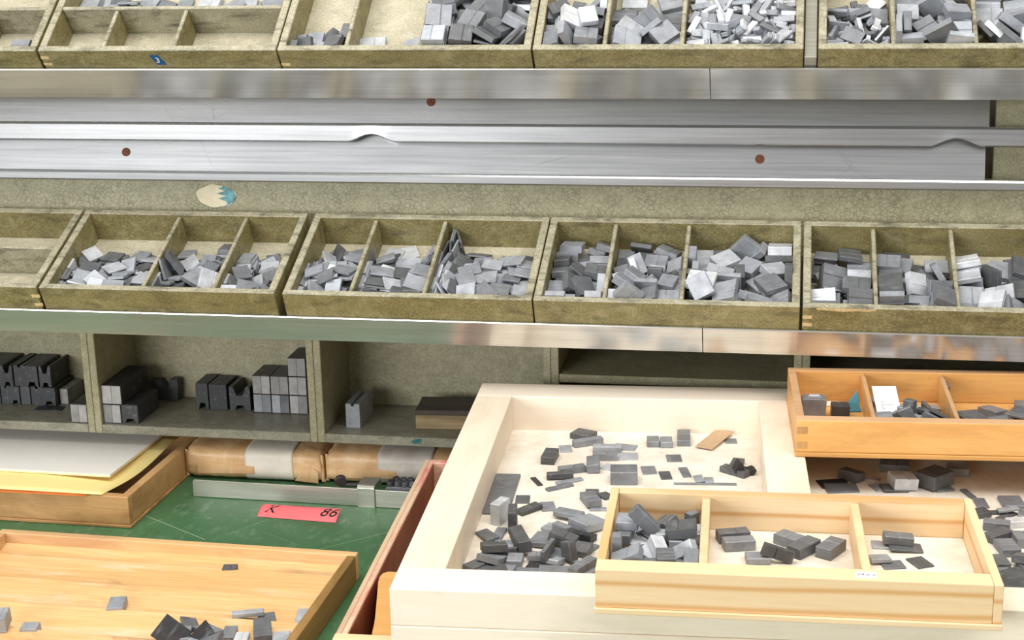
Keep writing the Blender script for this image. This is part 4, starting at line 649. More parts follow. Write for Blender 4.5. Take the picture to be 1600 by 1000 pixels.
TRAYS = [('M2', tm2, 'tray beside the empty one', LM_(.66, .34)), ('M3', tm3, 'bluish thin-plate tray', LM_(.5, .5)),
         ('M4', tm4, 'thick-quad middle tray', LM_(.78, .22)), ('M5', tm5, 'chipped-edge tray', LM_(.8, .2)),
         ('T3', tt3, 'half-bare upper tray', LM_(.65, .35)), ('T4', tt4, 'upper tray left of post', LM_(.6, .4)), ('T5', tt5, 'upper tray right of post', LM_(.65, .35))]
for key, tr, desc, mats in TRAYS:
    for k in 'abc':
        mm = mats
        if key + k in ('T4c',): mm = LM_(.15, .85)
        if key + k in ('T3a',): mm = LM_(.8, .1, .1)
        if key + k == 'M4c': mm = LM_(.6, .4)
        tp(key + k, tr, mm, '%s compartment, %s' % (CP[k], desc), 'in the %s compartment of %s' % (CP[k], desc))
tp('T1', tt1, LM_(.6, .4), 'cut-off top left tray', 'in the cut-off tray at the top left corner')
tp('T2a', tt2, LM_(.6, .4), 'left compartment, blue-labelled tray', 'in the left compartment of the blue-labelled tray')
tp('T2c', tt2, LM_(.6, .4), 'right compartment, blue-labelled tray', 'in the right compartment of the blue-labelled tray')
tp('T2d', tt2, LM_(.5, .5), 'behind cross divider, blue-labelled tray', 'behind the cross divider of the blue-labelled tray')

# ------------------------------------------------------------------ pale frame case with two compartments
KS = 1 / 1.02
about = lambda p: (p[0] * KS, p[1] * KS, 1.75 + (p[2] - 1.75) * KS)
FO = about((-0.41055, 2.0094, 1.08914)); FR = Rz(3.06) * KS; FB = -0.1034; FFL = -0.0473
fc = E('frame_case', 'large pale birch frame case with two open compartments of scattered lead', 'case', FO, FR)
FX = 0.80; FD = -0.654; fw = 0.048
box('rail', (0, fw, FD + 0.0511, -0.0551, FB, 0), PALE['y'], fc, 0.0012, 2)
box('rail', (0, FX, -0.055, 0, FB, 0), PALE['x'], fc, 0.0012, 2)
box('rail', (0, FX, FD, FD + 0.051, -0.0395, 0), PALE['x'], fc, 0.0012, 2)
box('lower_rail', (0, FX, FD - 0.0008, FD + 0.051, FB, -0.0397), PALE['x'], fc, 0.0012, 2)
box('rail', (FX - fw, FX, FD + 0.0511, -0.0551, FB, 0), PALE['y'], fc, 0.0012, 2)
box('middle_rail', (0.3752, 0.4235, FD + 0.0511, -0.0551, FFL + 0.0001, 0), PALE['y'], fc, 0.0012, 2)
box('floor_panel', (fw, FX - fw, FD + 0.0511, -0.0551, FFL - 0.012, FFL), BOARD, fc, 0)
def frame_pieces(job, where, gk):
    P = pieces(job, FO, FR, LM_(.78, .14, .08) if job == 'LF' else LM_(.78, .16, .06), '', '')
    zones = {}
    for o, kind, p, c in P:
        z = 'near its back wall' if p[1] > -0.21 else ('across its middle' if p[1] > -0.40 else 'heaped in its front corner')
        if job == 'RF': z = 'under the orange box' if p[1] > -0.275 else 'beside the small pine box'
        zones.setdefault((kind, z), []).append((p[0], o))
    for (kind, z), L in zones.items():
        L.sort(key=lambda q: q[0])
        for i, (_, o) in enumerate(L):
            o['group'] = '%ss %s' % (kind, gk)
            if len(L) <= 14 and not z.startswith('heaped'):
                o['label'] = ('%s %s from left, %s, %s' % (ORD[i], kind, where, z)) if len(L) > 1 else 'only %s %s, %s' % (kind, where, z)
            else: o['label'] = '%s %s, %s of front heap, %s' % (o['tone'], kind, ('far left', 'left', 'centre', 'right', 'far right')[min(4, int(5 * i / len(L)))], where)
frame_pieces('LF', 'left part of pale frame', 'in the left part of the pale frame')
frame_pieces('RF', 'right part of pale frame', 'in the right part of the pale frame')
_fm = Matrix.Translation(FO) @ FR.to_4x4()
cb = link('cardboard_slip', box_me('cardboard_slip', -0.012, 0.012, -0.034, 0.034, 0, 0.0014, 0.0002), KRAFT)
cb.matrix_world = _fm @ Matrix.Translation((0.318, -0.086, FFL + 0.0032)) @ Euler((0.03, 0.0, -0.42)).to_matrix().to_4x4()
tag(cb, 'brown cardboard slip lying in the back corner of the pale frame', 'card')
ck = link('rubber_scrap', prism_me('rubber_scrap', [(0, 0), (0.022, -0.002), (0.026, 0.004), (0.022, 0.007), (0.016, 0.004), (0.008, 0.006), (0.009, 0.013), (0.004, 0.017), (0.0, 0.012), (-0.003, 0.004)], -0.007, 0.007, 'y', 0.0008), BLACK)
ck.matrix_world = _fm @ Matrix.Translation((0.343, -0.203, FFL + 0.0025)) @ Rz(12).to_4x4()
tag(ck, 'crumpled black rubber scrap near the middle rail of the pale frame', 'scrap')

# ------------------------------------------------------------------ small pine box on the frame
SO = about((-0.1693, 1.3296, 1.0900)); SR = Rz(2.11) * KS
SL, SD, SH = 0.3690, 0.2070, 0.0442
sb = E('divided_box', 'small light pine box with two dividers resting on the pale frame', 'box', SO, SR)
box('base_board', (-0.0015, SL + 0.0005, -0.0025, SD, 0, 0.0055), PINE['x'], sb, 0.0006)
box('front_wall', (0.0, SL - 0.0085, 0, 0.024, 0.0056, SH), PINE['x'], sb, 0.001, 2)
box('back_wall', (0.0085, SL - 0.0085, SD - 0.0145, SD, 0.0056, SH), PINE['x'], sb, 0.001, 2)
box('side_wall', (-0.0005, 0.0082, 0.0243, SD, 0.0056, SH), PINE['y'], sb, 0.001, 2)
box('side_wall', (SL - 0.0083, SL, 0.0, SD, 0.0056, SH), PINE['y'], sb, 0.001, 2)
for d in (0.0995, 0.2500):
    prism('divider', [(0.0242, 0.0056), (0.0242, 0.0400), (0.030, 0.0425), (SD - 0.02, 0.0425), (SD - 0.0148, 0.040), (SD - 0.0148, 0.0056)], d - 0.0042, d + 0.0042, PINE['z'], sb, 'x', 0.0008)
box('floor_panel', (0.0084, SL - 0.0085, 0.0242, SD - 0.0147, 0.0056, 0.0060), BOARD, sb, 0)
lb = box('paper_label', (0.2385, 0.2580, 0.0045, 0.0170, SH, SH + 0.0003), WHITE, sb, 0)
link('lettering', text_me('lettering', '24 p x', 0.0068, 0.3), INKG, lb, (0.2478, 0.0108, SH + 0.0004))
for j, w, g in (('SA', 'left compartment, pine box', 'in the left compartment of the pine box'),):
    pieces(j, SO, SR, LM_(.6, .35, .05), w, g)
def ordinal(job, O, R, mats, where, group):
    P = pieces(job, O, R, mats, '', group); by = {}
    for o, kind, p, c in P: by.setdefault(kind, []).append((p[0], o))
    for kind, L in by.items():
        L.sort(key=lambda q: q[0])
        for i, (_, o) in enumerate(L): o['label'] = ('%s grey %s from the left in %s' % (ORD[i], kind, where)) if len(L) > 1 else 'the only grey %s in %s' % (kind, where)
ordinal('SM', SO, SR, [(LEAD, .9), (LEADD, .1)], 'the middle compartment of the pine box', 'in the middle compartment of the pine box')
ordinal('SR', SO, SR, [(LEAD, 1.0)], 'the right compartment of the pine box', 'in the right compartment of the pine box')

# ------------------------------------------------------------------ orange beech box on the frame
OO = about((0.0152, 1.7706, 1.0896)); OR_ = Rz(3.2567) * KS
OL, OD, OH = 0.40, 0.2087, 0.0457
ob = E('divided_box', 'orange varnished beech box with two dividers at the right edge', 'box', OO, OR_)
box('base_board', (-0.001, OL, -0.0015, OD, 0, 0.0056), BEECH['x'], ob, 0.0012, 2)
box('front_wall', (0.0, OL, 0, 0.0180, 0.0057, OH), BEECH['x'], ob, 0.0014, 2)
box('back_wall', (0.0, OL, OD - 0.0140, OD, 0.0057, OH), BEECH['x'], ob, 0.0014, 2)
box('side_wall', (0.0, 0.0100, 0.0182, OD - 0.0142, 0.0057, OH - 0.0002), BEECH['y'], ob, 0.0012, 2)
box('side_wall', (OL - 0.010, OL, 0.0182, OD - 0.0142, 0.0057, OH - 0.0002), BEECH['y'], ob, 0.0012, 2)
for d in (0.0945, 0.1930):
    prism('divider', [(0.0182, 0.0057), (0.0182, 0.030), (0.024, 0.033), (OD - 0.030, 0.0425), (OD - 0.0142, 0.0430), (OD - 0.0142, 0.0057)], d - 0.0026, d + 0.0026, BEECH['z'], ob, 'x', 0.0012)
for z in (0.0105, 0.0290): box('joint_pin', (0.0004, 0.0130, -0.0004, 0.0006, z, z + 0.0085), OAKD['z'], ob, 0)
for q in ob.children:
    if q.name.split('.')[0] in ('front_wall', 'back_wall', 'side_wall', 'divider'):
        q.data.materials.append(DUSTB)
        for p in q.data.polygons:
            if p.normal.z > 0.8: p.material_index = 1
pieces('OB', OO, OR_, LM_(.6, .3, .1), 'beside white card, orange box', 'beside the white card in the orange box')
pieces('OC', OO, OR_, LM_(.8, .2), 'right compartment, orange box', 'in the right compartment of the orange box')
def inO(o, loc, rot=(0, 0, 0)):
    o.matrix_world = Matrix.Translation(OO) @ OR_.to_4x4() @ Matrix.Translation(loc) @ Euler(rot).to_matrix().to_4x4(); return o
g = E('casting_block', 'grey cast block with a bright handle-shaped top in the orange box', 'block')
prism('body', [(-0.0135, 0), (0.0135, 0), (0.0150, 0.026), (0.0110, 0.0275), (-0.0115, 0.0275), (-0.0155, 0.0255)], -0.010, 0.010, LEAD, g, 'y', 0.0006)
prism('bright_face', [(-0.0085, 0.0275), (0.0085, 0.0275), (0.0065, 0.0315), (-0.0065, 0.0315)], -0.007, 0.0, LEADB, g, 'y', 0.0006)
inO(g, (0.0290, 0.126, 0.0058))
tag(inO(box('square_block', (-0.011, 0.011, -0.010, 0.010, 0, 0.0170), LEADD, bev=0.0012, seg=2), (0.0620, 0.132, 0.0058), (0, 0, 0.03)), 'small black square block beside the teal wedge in the orange box', 'block')
tag(inO(prism('set_square', [(-0.013, 0.0), (0.0125, 0.0), (0.0075, 0.0270)], -0.0016, 0.0016, TEAL, axis='y', bev=0.0003), (0.0775, 0.150, 0.0062), (-0.20, 0, 0.10)), 'teal triangular wedge standing in the orange box', 'wedge')
tag(inO(box('wood_chip', (-0.010, 0.010, -0.008, 0.008, 0, 0.0022), PALE['x'], bev=0.0003), (0.0560, 0.178, 0.0058), (0, 0, 0.05)), 'pale wood chip behind the black block in the orange box', 'chip')
cd = inO(box('printed_card', (-0.0150, 0.0150, -0.0260, 0.0260, 0, 0.0004), WHITE, bev=0), (0.1185, 0.131, 0.0290), (0.40, 0.0, 0.06))
tag(cd, 'white card with a fine printed mark leaning in the orange box', 'card')
for a in ((-0.0068, -0.0063, -0.0165, -0.0035), (-0.0068, -0.0040, -0.0168, -0.0163), (-0.0068, -0.0036, -0.0038, -0.0033), (-0.0068, 0.0075, -0.0096, -0.0091)):
    box('printed_line', (a[0], a[1], a[2], a[3], 0.00042, 0.00050), INKG, cd, 0)

# ------------------------------------------------------------------ near tray with stepped floor
NO = (-0.5233, 1.7534, 0.944); NR = Rz(-1.3155)
nt = E('stepped_tray', 'shallow orange wooden tray with stepped board floor at the lower left', 'tray', NO, NR)
NL_ = 0.490; ND = 0.42; nb = TZ - 0.944 + 0.0002
box('back_wall', (-NL_, 0, -0.0120, 0, nb, 0), PLY['x'], nt, 0.0012, 2)
box('side_wall', (-0.0112, 0, -ND, -0.0122, nb, -0.0002), SHADEW, nt, 0.0012, 2)
box('side_wall', (-NL_, -NL_ + 0.0112, -ND, -0.0122, nb, -0.0002), PLY['y'], nt, 0.0012, 2)
box('front_wall', (-NL_, 0, -ND - 0.012, -ND - 0.0002, nb, 0), PLY['x'], nt, 0.0012, 2)
box('base_board', (-NL_ + 0.0114, -0.0114, -ND, -0.0122, nb, nb + 0.005), PLY['x'], nt, 0)
slat = [(-0.0122, -0.046)] + [(-0.046 - 0.0643 * k, -0.046 - 0.0643 * (k + 1)) for k in range(6)]
for a, b in slat:
    b2 = max(b, -ND)
    prism('floor_board', [(a, nb + 0.0052), (a, -0.0140), (b2 + 0.0002, -0.0210), (b2 + 0.0002, nb + 0.0052)], -NL_ + 0.0114, -0.0114, PLYF, nt, 'x')
P = pieces('NT', NO, NR, LM_(.62, .38, .0), '', '')
P.sort(key=lambda q: q[2][0])
far = [q for q in P if q[2][1] > -0.155 or q[2][0] < -0.30]; heap = [q for q in P if q not in far]
by = {}
for q in far: by.setdefault(q[1], []).append(q)
for kind, L in by.items():
    for i, q in enumerate(L): q[0]['label'] = '%s loose grey %s from the left on the stepped tray' % (ORD[i], kind) if len(L) > 1 else 'only loose grey %s on the stepped tray, away from its heap' % kind
for q in heap: q[0]['label'] = '%s %s, %s of the front heap on the stepped tray' % (q[0]['tone'], q[1], 'left' if q[2][0] < -0.25 else ('right' if q[2][0] > -0.17 else 'centre'))
for q in P: q[0]['group'] = q[1] + 's on the stepped tray'

# ------------------------------------------------------------------ aged drawer with papers, at left
dr = E('paper_tray', 'aged brown wooden drawer tray with sheets of paper on top, at left', 'drawer', (-0.8790, 1.8642, TZ), Rz(-1.5))
DH = 0.046; DL = 0.46; DD = 0.45
box('front_wall', (-DL, 0, 0, 0.013, 0.005, DH), OAKD['x'], dr, 0.0012, 2)
box('side_wall', (-0.0125, 0, 0.0132, DD, 0.005, DH), OAKD['y'], dr, 0.0012, 2)
box('side_wall', (-DL, -DL + 0.0125, 0.0132, DD, 0.005, DH), OAKD['y'], dr, 0.0012, 2)
box('back_wall', (-DL + 0.0127, -0.0127, DD - 0.012, DD, 0.005, DH), OAKD['x'], dr, 0.001)
box('base_board', (-DL - 0.001, 0.0015, -0.0015, DD, 0.0003, 0.0048), OAKD['x'], dr, 0.0008)
def sheet(name, pts, mat, thick, label, cat, nx=16, ny=16, f=None):
    a, b, c, d = [Vector(p) for p in pts]     # front-left, front-right, back-right, back-left
    def fn(u, v, k):
        p = (a * (1 - u) + b * u) * (1 - v) + (d * (1 - u) + c * u) * v
        z = p.z + (f(u, v) if f else 0) - (thick if k else 0)
        return (p.x, p.y, z)
    o = link(name, grid_me(name, nx, ny, fn, True), mat); tag(o, label, cat); return o
ZP = TZ + DH
def yel(u, v):
    e = max(0.0, u - 0.72) / 0.28
    return 0.0012 * math.sin(math.pi * u) * (1 - v) - 0.009 * e * math.sin(math.pi * min(1, v * 1.1)) ** 1.2
sheet('paper_sheet', [(-1.30, 1.860, ZP + 0.0010), (-0.935, 1.8585, ZP + 0.0010), (-0.950, 1.880, ZP + 0.0010), (-1.30, 1.880, ZP + 0.0010)], SHEETO, 0.0004, 'orange paper sheet showing under the yellow one on the drawer', 'paper')
sheet('paper_sheet', [(-1.30, 1.8640, ZP + 0.0022), (-0.9165, 1.8640, ZP + 0.0022), (-0.898, 2.10, ZP + 0.0022), (-1.30, 2.10, ZP + 0.0022)], SHEETY, 0.0005, 'pale yellow paper sheet curling under the white card on the drawer', 'paper', f=yel)
wb = prism('cover_card', [(-1.30, 1.930), (-0.9295, 1.922), (-0.9206, 2.100), (-1.30, 2.100)], ZP + 0.0062, ZP + 0.0082, SHEETW, axis='z')
tag(wb, 'large white card lying on the papers in the left drawer', 'card')
prism('board_core', [(-1.299, 1.9304), (-0.9299, 1.9224), (-0.9211, 2.0995), (-1.299, 2.0995)], ZP + 0.0038, ZP + 0.0061, CARDE, wb, 'z')

# ------------------------------------------------------------------ brown paper parcels under the pigeonholes
def parcel(x0, x1, y0, y1, h, seed, band, bandmat, label, bandname):
    L = x1 - x0; D = y1 - y0; rnd = random.Random(seed)
    def surf(u, a, off=0.0):
        """u along X 0..1, a around 0..1"""
        th = a * math.tau
        e = min(u, 1 - u) * L
        tap = 1 - 0.10 * max(0, 1 - e / 0.014) ** 1.5
        p = 5.0
        c, s = math.cos(th), math.sin(th)
        ry = (abs(c) ** p + abs(s) ** p) ** (-1 / p)
        y = (y0 + y1) / 2 + c * ry * (D / 2) * (1 - 0.04 * (1 - tap) * 10 * 0.3); z = h / 2 + s * ry * (h / 2) * tap
        q = Vector((x0 + u * L, y, z))
        nv = Vector((0, c / D, s / h)); nv.normalize()
        w = mnoise.noise(Vector((q.x * 22 + seed, q.y * 40, q.z * 60))) * 0.0014 + abs(mnoise.noise(Vector((q.x * 60 + seed * 3, q.y * 50, q.z * 90)))) * 0.0016
        w *= 0.5 + 1.2 * max(0, 1 - e / 0.05)
        q += nv * (w + off)
        q.x += 0.0022 * mnoise.noise(Vector((q.y * 60, q.z * 90, seed))) if e < 0.004 else 0
        q.z = max(q.z, 0.0003)
        return q
    pr_ = E('paper_parcel', label, 'parcel', (0, 0, TZ))
    bm = bmesh.new(); nu, na = 44, 72
    R = [[bm.verts.new(surf(i / nu, j / na)) for j in range(na)] for i in range(nu + 1)]
    for i in range(nu):
        for j in range(na): bm.faces.new((R[i][j], R[i][(j + 1) % na], R[i + 1][(j + 1) % na], R[i + 1][j]))
    bm.faces.new(R[0]); bm.faces.new(R[-1][::-1])
    link('wrapping', done(bm, 'wrapping', True), PAPERB, pr_)
    # folded end flaps and a fold along the front
    for (xe, s) in ((x0, -1), (x1, 1)):
        prism('end_flap', [(y0 + 0.004, 0.003), (y0 + D * 0.30, h * 0.50), (y0 + 0.004, h - 0.004)], xe - 0.0006 if s > 0 else xe - 0.003, xe + 0.003 if s > 0 else xe + 0.0006, PAPERB, pr_, 'x', 0.0004)
        prism('end_flap', [(y0 + 0.006, 0.002), (y1 - 0.006, 0.002), ((y0 + y1) / 2, h * 0.62)], xe - 0.001 if s > 0 else xe - 0.0045, xe + 0.0045 if s > 0 else xe + 0.001, PAPERB, pr_, 'x', 0.0004)
    fx0, fx1 = (x0 + 0.016, x0 + 0.105)
    prism('front_fold', [(fx0, h * 0.20), (fx1, h * 0.26), (fx1, h * 0.50), (fx0 + 0.02, h * 0.56), (fx0, h * 0.47)], y0 - 0.0024, y0 - 0.0004, PAPERB, pr_, 'y', 0.0008)
    prism('front_fold', [(x1 - 0.040, h * 0.10), (x1 - 0.004, h * 0.04), (x1 - 0.003, h * 0.42), (x1 - 0.022, h * 0.60)], y0 - 0.0024, y0 - 0.0004, PAPERB, pr_, 'y', 0.0008)
    bm = bmesh.new(); b0, b1 = (band[0] - x0) / L, (band[1] - x0) / L; nb_ = 16
    R = [[bm.verts.new(surf(b0 + (b1 - b0) * i / nb_, (j / 60) * 0.66 - 0.06 if False else (0.02 + 0.62 * j / 60), 0.0011)) for j in range(61)] for i in range(nb_ + 1)]
    for i in range(nb_):
        for j in range(60): bm.faces.new((R[i][j], R[i][j + 1], R[i + 1][j + 1], R[i + 1][j]))
    o = link('paper_band', done(bm, 'paper_band', True), bandmat, pr_)
    so = o.modifiers.new('thickness', 'SOLIDIFY'); so.thickness = 0.0004
    tag(o, bandname)
    return pr_
parcel(-0.8700, -0.6640, 2.054, 2.175, 0.049, 1, (-0.7790, -0.7060), PAPERW, 'brown paper parcel with a cream band beside the aged drawer', 'cream paper band')
parcel(-0.6560, -0.4400, 2.060, 2.175, 0.049, 7, (-0.5800, -0.4980), PAPERT, 'brown paper parcel with a whitish band behind the red-stained drawer', 'whitish paper band')

# ------------------------------------------------------------------ steel composing stick with clamp
cs = E('composing_stick', 'long steel composing stick with a sliding clamp on the green table', 'composing stick', (-0.8355, 1.9864, TZ), Rz(-1.35))
link('front_wall', prism_me('front_wall', [(0.0, 0.0005), (0.390, 0.0005), (0.390, 0.0262), (0.003, 0.0262), (0.0005, 0.0240)], 0.0, 0.0025, 'y', 0.0005), STEEL, cs)
box('base_plate', (0.003, 0.388, 0.0027, 0.046, 0.0004, 0.0030), STEEL, cs, 0.0005)
cl = link('clamp', prism_me('clamp', [(-0.0032, -0.0), (-0.0032, 0.0290), (-0.0010, 0.0322), (0.0020, 0.0332), (0.030, 0.0332), (0.033, 0.0310), (0.033, 0.0220), (0.0305, 0.0220), (0.0305, 0.0306), (0.002, 0.0306), (-0.0006, 0.0282), (-0.0006, 0.0)], 0.2480, 0.2730, 'x', 0.0003), STEEL, cs)
kn = link('knob', cyl_me('knob', 0.0082, 0.0075, 28, None, 0.001), BAKE, cs, (0.2180, 0.0165, 0.0310), (math.pi / 2 + 0.25, 0, 0.3))
link('shaft', cyl_me('shaft', 0.0028, 0.030, 16), BAKE, cs, (0.2300, 0.0205, 0.0235), (0, math.pi / 2, 0.15))
box('slide', (0.2210, 0.2780, 0.0070, 0.024, 0.0032, 0.0165), BAKE, cs, 0.001)
csM = Matrix.Translation((-0.8355, 1.9864, TZ)) @ Rz(-1.35).to_4x4()
tb = link('type_block', prism_me('type_block', [(0.0, 0.0), (0.0095, 0.0), (0.0095, 0.0100), (0.0175, 0.0100), (0.0175, 0.0), (0.056, 0.0), (0.056, 0.0255), (0.004, 0.0255), (0.0, 0.0220)], 0.0, 0.030, 'y', 0.0004), LEAD)
tb.matrix_world = csM @ Matrix.Translation((0.2850, 0.0085, 0.0033)) @ Matrix.Identity(4)
tag(tb, 'grey lead type block standing in the steel composing stick', 'type')
rng = random.Random(5)
for i in range(9):
    me = cyl_me('ornament_sort', 0.0062, 0.007, 12, 0.0048, 0.0008)
    o = link('ornament_sort', me, LEADD)
    o.matrix_world = csM @ Matrix.Translation((0.2930 + (i % 5) * 0.0105 + (i // 5) * 0.004, 0.014 + (i // 5) * 0.013, 0.0290 + 0.0038)) @ Euler((rng.uniform(-.25, .25), rng.uniform(-.25, .25), 0)).to_matrix().to_4x4()
    tag(o, '%s dark ornamental sort from the left, %s row, on the type block' % (ORD[i % 5], 'front' if i < 5 else 'rear'), 'type', 'dark ornamental sorts on the type block')

# coral paper strip on the table
def strip(u, v, k):
    x = -0.7185 + 0.1165 * u; y = 1.9255 + 0.0310 * v - 0.0085 * u
    z = TZ + 0.0006 + 0.0095 * math.sin(math.pi * min(1, v * 0.62 + 0.02)) * (0.75 + 0.25 * u) - (0.0003 if k else 0)
    return (x, y, max(z, TZ + 0.0002))
ps = link('paper_strip', grid_me('paper_strip', 24, 12, strip, True), PINK)
tag(ps, 'curled coral red paper strip with hand-lettered marks on the green table', 'paper')
def strip_text(s, u0, size, v0, flip):
    me = text_me('lettering', s, size, 0.35)
    for vv in me.vertices:
        x, y = vv.co.x, vv.co.y
        if flip: x, y = -x, -y
        u = u0 + x / 0.1165; v = v0 + y / 0.0310
        p = Vector(strip(min(max(u, 0), 1), min(max(v, 0), 1), 0)); p.z += 0.0004 + vv.co.z; vv.co = p
    link('lettering', me, INK, ps)
strip_text('K', 0.130, 0.0250, 0.50, False)
strip_text('86', 0.865, 0.0250, 0.50, False)
for i in range(11):
    u = 0.33 + i * 0.033
    p = Vector(strip(u, 0.90, 0)); q = Vector(strip(u + 0.018 + 0.006 * (i % 3), 0.90, 0))
    box('faint_mark', (p.x, q.x, p.y, p.y + 0.0008, p.z + 0.0002, p.z + 0.0004), REDD, ps, 0)

# ------------------------------------------------------------------ red-stained drawer under the frame
rd = E('stained_tray', 'tall wooden drawer with red ink stained rim under the pale frame', 'drawer', (-0.4776, 1.9393, TZ), Rz(2.5))
RH = 1.0 - TZ
RL = 0.30; RD = -0.512
box('side_wall', (0.0, 0.0060, RD, -0.0002, 0.0005, RH), DRAW['y'], rd, 0.0008)
box('side_lining', (0.0062, 0.0125, RD, -0.0122, 0.0055, RH), REDRIM, rd, 0.0008)
box('inner_lining', (0.0126, 0.0132, RD + 0.001, -0.0124, 0.0055, RH - 0.0025), REDWALL, rd, 0)
box('side_wall', (RL - 0.0115, RL, RD, -0.0002, 0.0005, RH - 0.001), DRAW['y'], rd, 0.0008)
box('back_wall', (0.0062, RL - 0.0117, -0.0120, 0.0, 0.0055, RH), REDRIM, rd, 0.0008)
box('front_wall', (0.0, RL, RD - 0.0130, RD - 0.0002, 0.0005, RH - 0.0080), DRAW['x'], rd, 0.0008)
box('front_rim', (-0.0005, RL, RD - 0.0135, RD - 0.0002, RH - 0.0079, RH), PINE['x'], rd, 0.0008)
box('base_board', (0.0134, RL - 0.0117, RD, -0.0122, 0.0005, 0.0053), DRAW['y'], rd, 0)
rr_ = link('wooden_block', prism_me('wooden_block', [(0.0375, 0.0), (0.110, 0.0), (0.110, 0.158), (0.022, 0.158), (0.0165, 0.153), (0.0150, 0.146), (0.0170, 0.130), (0.026, 0.080), (0.033, 0.040)], 0.0, 0.0835, 'z', 0.0015), BEECH['x'])
rr_.matrix_world = Matrix.Translation((-0.4776, 1.9393, TZ)) @ Rz(2.5).to_4x4() @ Matrix.Translation((0.0, RD + 0.001, 0.0056))
tag(rr_, 'orange wooden block with a curved edge inside the red-stained drawer', 'block')

# ------------------------------------------------------------------ lead furniture in the pigeonholes
def furn(name, x0, x1, y0, y1, z0, z1, mat, label, group=None, style='plain', rot=0.0, face=None):
    w = x1 - x0; h = z1 - z0; d = y1 - y0
    if style == 'bridge':
        prof = [(0, 0), (w * .16, 0), (w * .30, h * .26), (w * .70, h * .26), (w * .84, 0), (w, 0), (w, h), (0, h)]
    elif style == 'slot':
        prof = [(0, 0), (w, 0), (w, h), (w * .62, h), (w * .62, h - .004), (w * .38, h - .004), (w * .38, h), (0, h)]
    elif style == 'hbeam':
        prof = [(0, 0), (w * .25, 0), (w * .33, h * .22), (w * .67, h * .22), (w * .75, 0), (w, 0), (w, h), (w * .80, h), (w * .66, h * .62), (w * .34, h * .62), (w * .20, h), (0, h)]
    elif style == 'saddle':
        prof = [(w * .06, 0), (w * .94, 0), (w, h * .75), (w * .97, h), (w * .70, h), (w * .66, h * .72), (w * .52, h * .50), (w * .40, h * .66), (w * .30, h * .92), (w * .0, h * .90)]
    else:
        prof = [(0, 0), (w, 0), (w, h), (0, h)]
    me = prism_me(name, prof, 0, d, 'y', 0.0006 if style in ('plain',) else 0.0003)
    o = link(name, me, mat); o.location = (x0, y0, z0); o.rotation_euler = (0, 0, rot)
    tag(o, label, 'lead block', group)
    if face:
        box('cast_face', (0.0006, w * .493, -0.0007, 0.0002, 0.0008, h - 0.0008), face, o, 0.0002)
        box('cast_face', (w * .507, w - 0.0006, -0.0007, 0.0002, 0.0008, h - 0.0008), face, o, 0.0002)
    return o
Z0 = CZ1 + 0.0002
GA = 'pale-ended blocks stacked at the left of their pigeonhole'
furn('lead_furniture', -0.9865, -0.9590, 2.0375, 2.120, Z0, Z0 + 0.0290, LEADD, 'lower pale-ended block at the left wall of its pigeonhole', GA, 'plain', 0, LEADW)
furn('lead_furniture', -0.9865, -0.9560, 2.0375, 2.135, Z0 + 0.0294, Z0 + 0.0585, LEADD, 'upper pale-ended block at the left wall of its pigeonhole', GA, 'plain', 0, LEADW)
furn('lead_furniture', -0.9585, -0.9330, 2.0385, 2.115, Z0, Z0 + 0.0290, LEADD, 'dark notched block beside the pale-ended stack', None, 'bridge')
furn('saddle_block', -0.9560, -0.9130, 2.148, 2.163, Z0 + 0.0005, Z0 + 0.0345, LEADD, 'black U-shaped saddle block against the pigeonhole back', None, 'saddle', -0.05)
furn('lead_furniture', -0.8715, -0.8525, 2.1130, 2.160, Z0, Z0 + 0.0410, LEADD, 'slim black block, left of three beside the pale stack', None, 'bridge')
furn('lead_furniture', -0.8515, -0.8235, 2.1145, 2.160, Z0, Z0 + 0.0400, LEADD, 'plain black block, middle of three beside the pale stack', None, 'plain')
furn('lead_furniture', -0.8200, -0.7870, 2.1150, 2.160, Z0, Z0 + 0.0370, LEADD, 'black H-shaped block, right of three beside the pale stack', None, 'hbeam')
GB = 'pale-faced blocks stacked at the right of their pigeonhole'
for i, (x, n, col) in enumerate(((-0.7800, 2, 'left'), (-0.7518, 2, 'middle'), (-0.7236, 3, 'right'))):
    for k in range(n):
        furn('lead_furniture', x, x + 0.0276, 2.1095, 2.163, Z0 + 0.0291 * k, Z0 + 0.0291 * k + 0.0288, LEADD,
             '%s pale-faced block in the %s column of the square stack' % (('bottom', 'top' if n == 2 else 'middle', 'top')[k], col), GB, 'plain', 0, LEADW if k or i == 2 else LEAD)
furn('lead_furniture', -0.6230, -0.6020, 2.0590, 2.125, Z0, Z0 + 0.0365, LEAD, 'single upright grey block in the pigeonhole above the parcels', None, 'slot', -0.02)
wbk = E('printing_block', 'sooty wooden printing block lying in the pigeonhole beside the pale frame', 'block', (-0.5210, 2.0640, Z0), Rz(4))
box('wooden_body', (0, 0.150, 0, 0.062, 0, 0.0210), RAWW, wbk, 0.0012)
box('blackened_top', (0, 0.150, 0, 0.062, 0.0211, 0.0290), CHARW, wbk, 0.001)
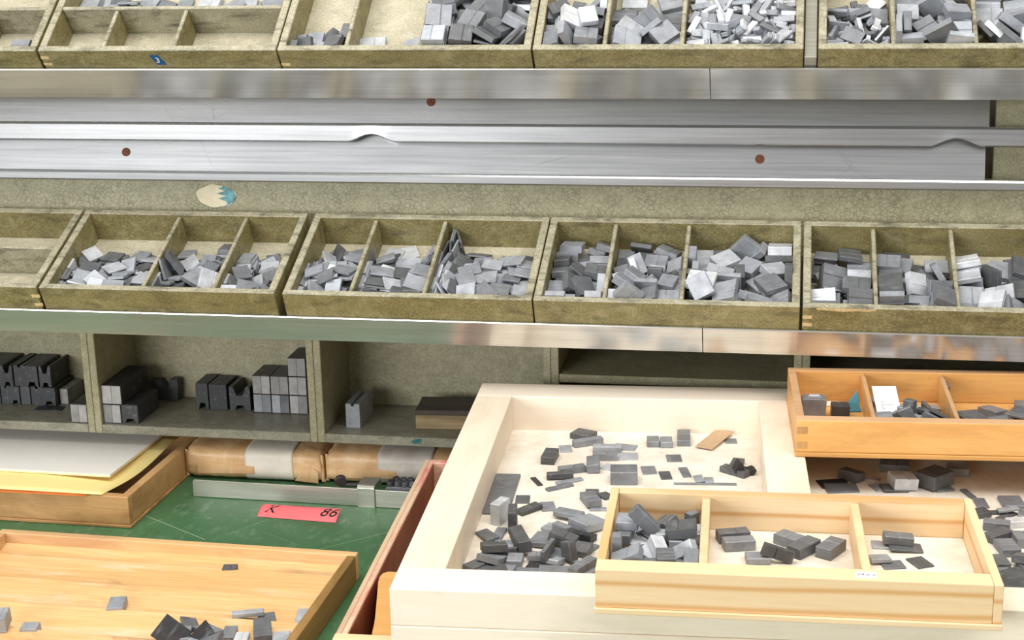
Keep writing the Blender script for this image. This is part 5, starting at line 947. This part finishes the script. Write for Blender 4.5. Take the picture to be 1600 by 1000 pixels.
# far left pigeonhole: two layers of blackened blocks
GC = 'blackened blocks piled in the far left pigeonhole'
GCL = 'blackened lead block in the pile inside the far left pigeonhole'
x = -1.2400
k = 0
for w in (0.028, 0.028, 0.0165, 0.0165, 0.0165, 0.020, 0.022):
    furn('lead_furniture', x, x + w - 0.0006, 2.1010 + 0.002 * (k % 3), 2.166, Z0, Z0 + 0.0292, LEADD, '%s blackened block from the left, bottom row of the far left pigeonhole' % ORD[k], GC, ('bridge', 'plain', 'slot')[k % 3]); x += w; k += 1
furn('lead_furniture', x + 0.001, x + 0.0140, 2.1130, 2.166, Z0, Z0 + 0.0240, LEADW, 'small hollow pale-rimmed block at the right of the bottom row', GC, 'plain')
x = -1.2300; k = 0
for w in (0.026, 0.026, 0.0195, 0.0195, 0.0215, 0.020):
    furn('lead_furniture', x, x + w - 0.0006, 2.1000 + 0.003 * (k % 2), 2.165, Z0 + 0.0296, Z0 + 0.0296 + 0.0335, LEADD, '%s blackened block from the left, top row of the far left pigeonhole' % ORD[k], GC, ('slot', 'bridge', 'hbeam')[k % 3]); x += w; k += 1
furn('lead_furniture', -1.0365, -1.0105, 2.0345, 2.115, Z0, Z0 + 0.0285, LEADD, 'single pale-ended block at the right wall of the far left pigeonhole', None, 'plain', 0, LEADW)
lp = box('lead_plate', (-0.021, 0.021, -0.010, 0.010, 0, 0.0016), LEADD, bev=0.0003); lp.location = (-1.098, 2.088, Z0); lp.rotation_euler = (0, 0, 0.1)
tag(lp, 'thin dark plate lying in front of the blackened blocks', 'lead plate')
sp = box('lead_plate', (-0.0022, 0.0022, -0.025, 0.025, -0.020, 0.020), LEADD, bev=0.0004); sp.location = (-1.0400, 2.1400, Z0 + 0.0500); sp.rotation_euler = (0.25, 0.18, 0)
tag(sp, 'dark plate leaning against the right wall of the far left pigeonhole', 'lead plate')
NST = [((-0.1484, -0.2407, -0.0045), 173, (1.25, 0.75, 0.3)), ((-0.1057, -0.2437, -0.0075), 174, (1.3, 0.7, -0.5))]
NSTX = sum(q[0][0] for q in NST) / len(NST)
for rot, P_, r_ in NST:
    o = lead_obj(P_, LEADD); o.matrix_world = Matrix.Translation(NO) @ NR.to_4x4() @ Matrix.Translation(rot) @ Euler(r_).to_matrix().to_4x4()
    o['category'] = 'lead plate'; o['group'] = 'dark plates standing on the stepped tray'; o['label'] = 'dark lead plate standing on its corner in the stepped tray heap, ' + ('left one' if rot[0] < NSTX else 'right one')
if FILLM:
    V, F = FILLM['all']; me = bpy.data.meshes.new('lead_offcuts'); me.from_pydata(V, [], F)
    o = link('lead_offcuts', me, LEADI)
    tag(o, 'lead pieces buried in the heaps of the trays and boxes', 'lead', None, 'stuff')
for o in SC.objects:
    if 'tone' in o: del o['tone']
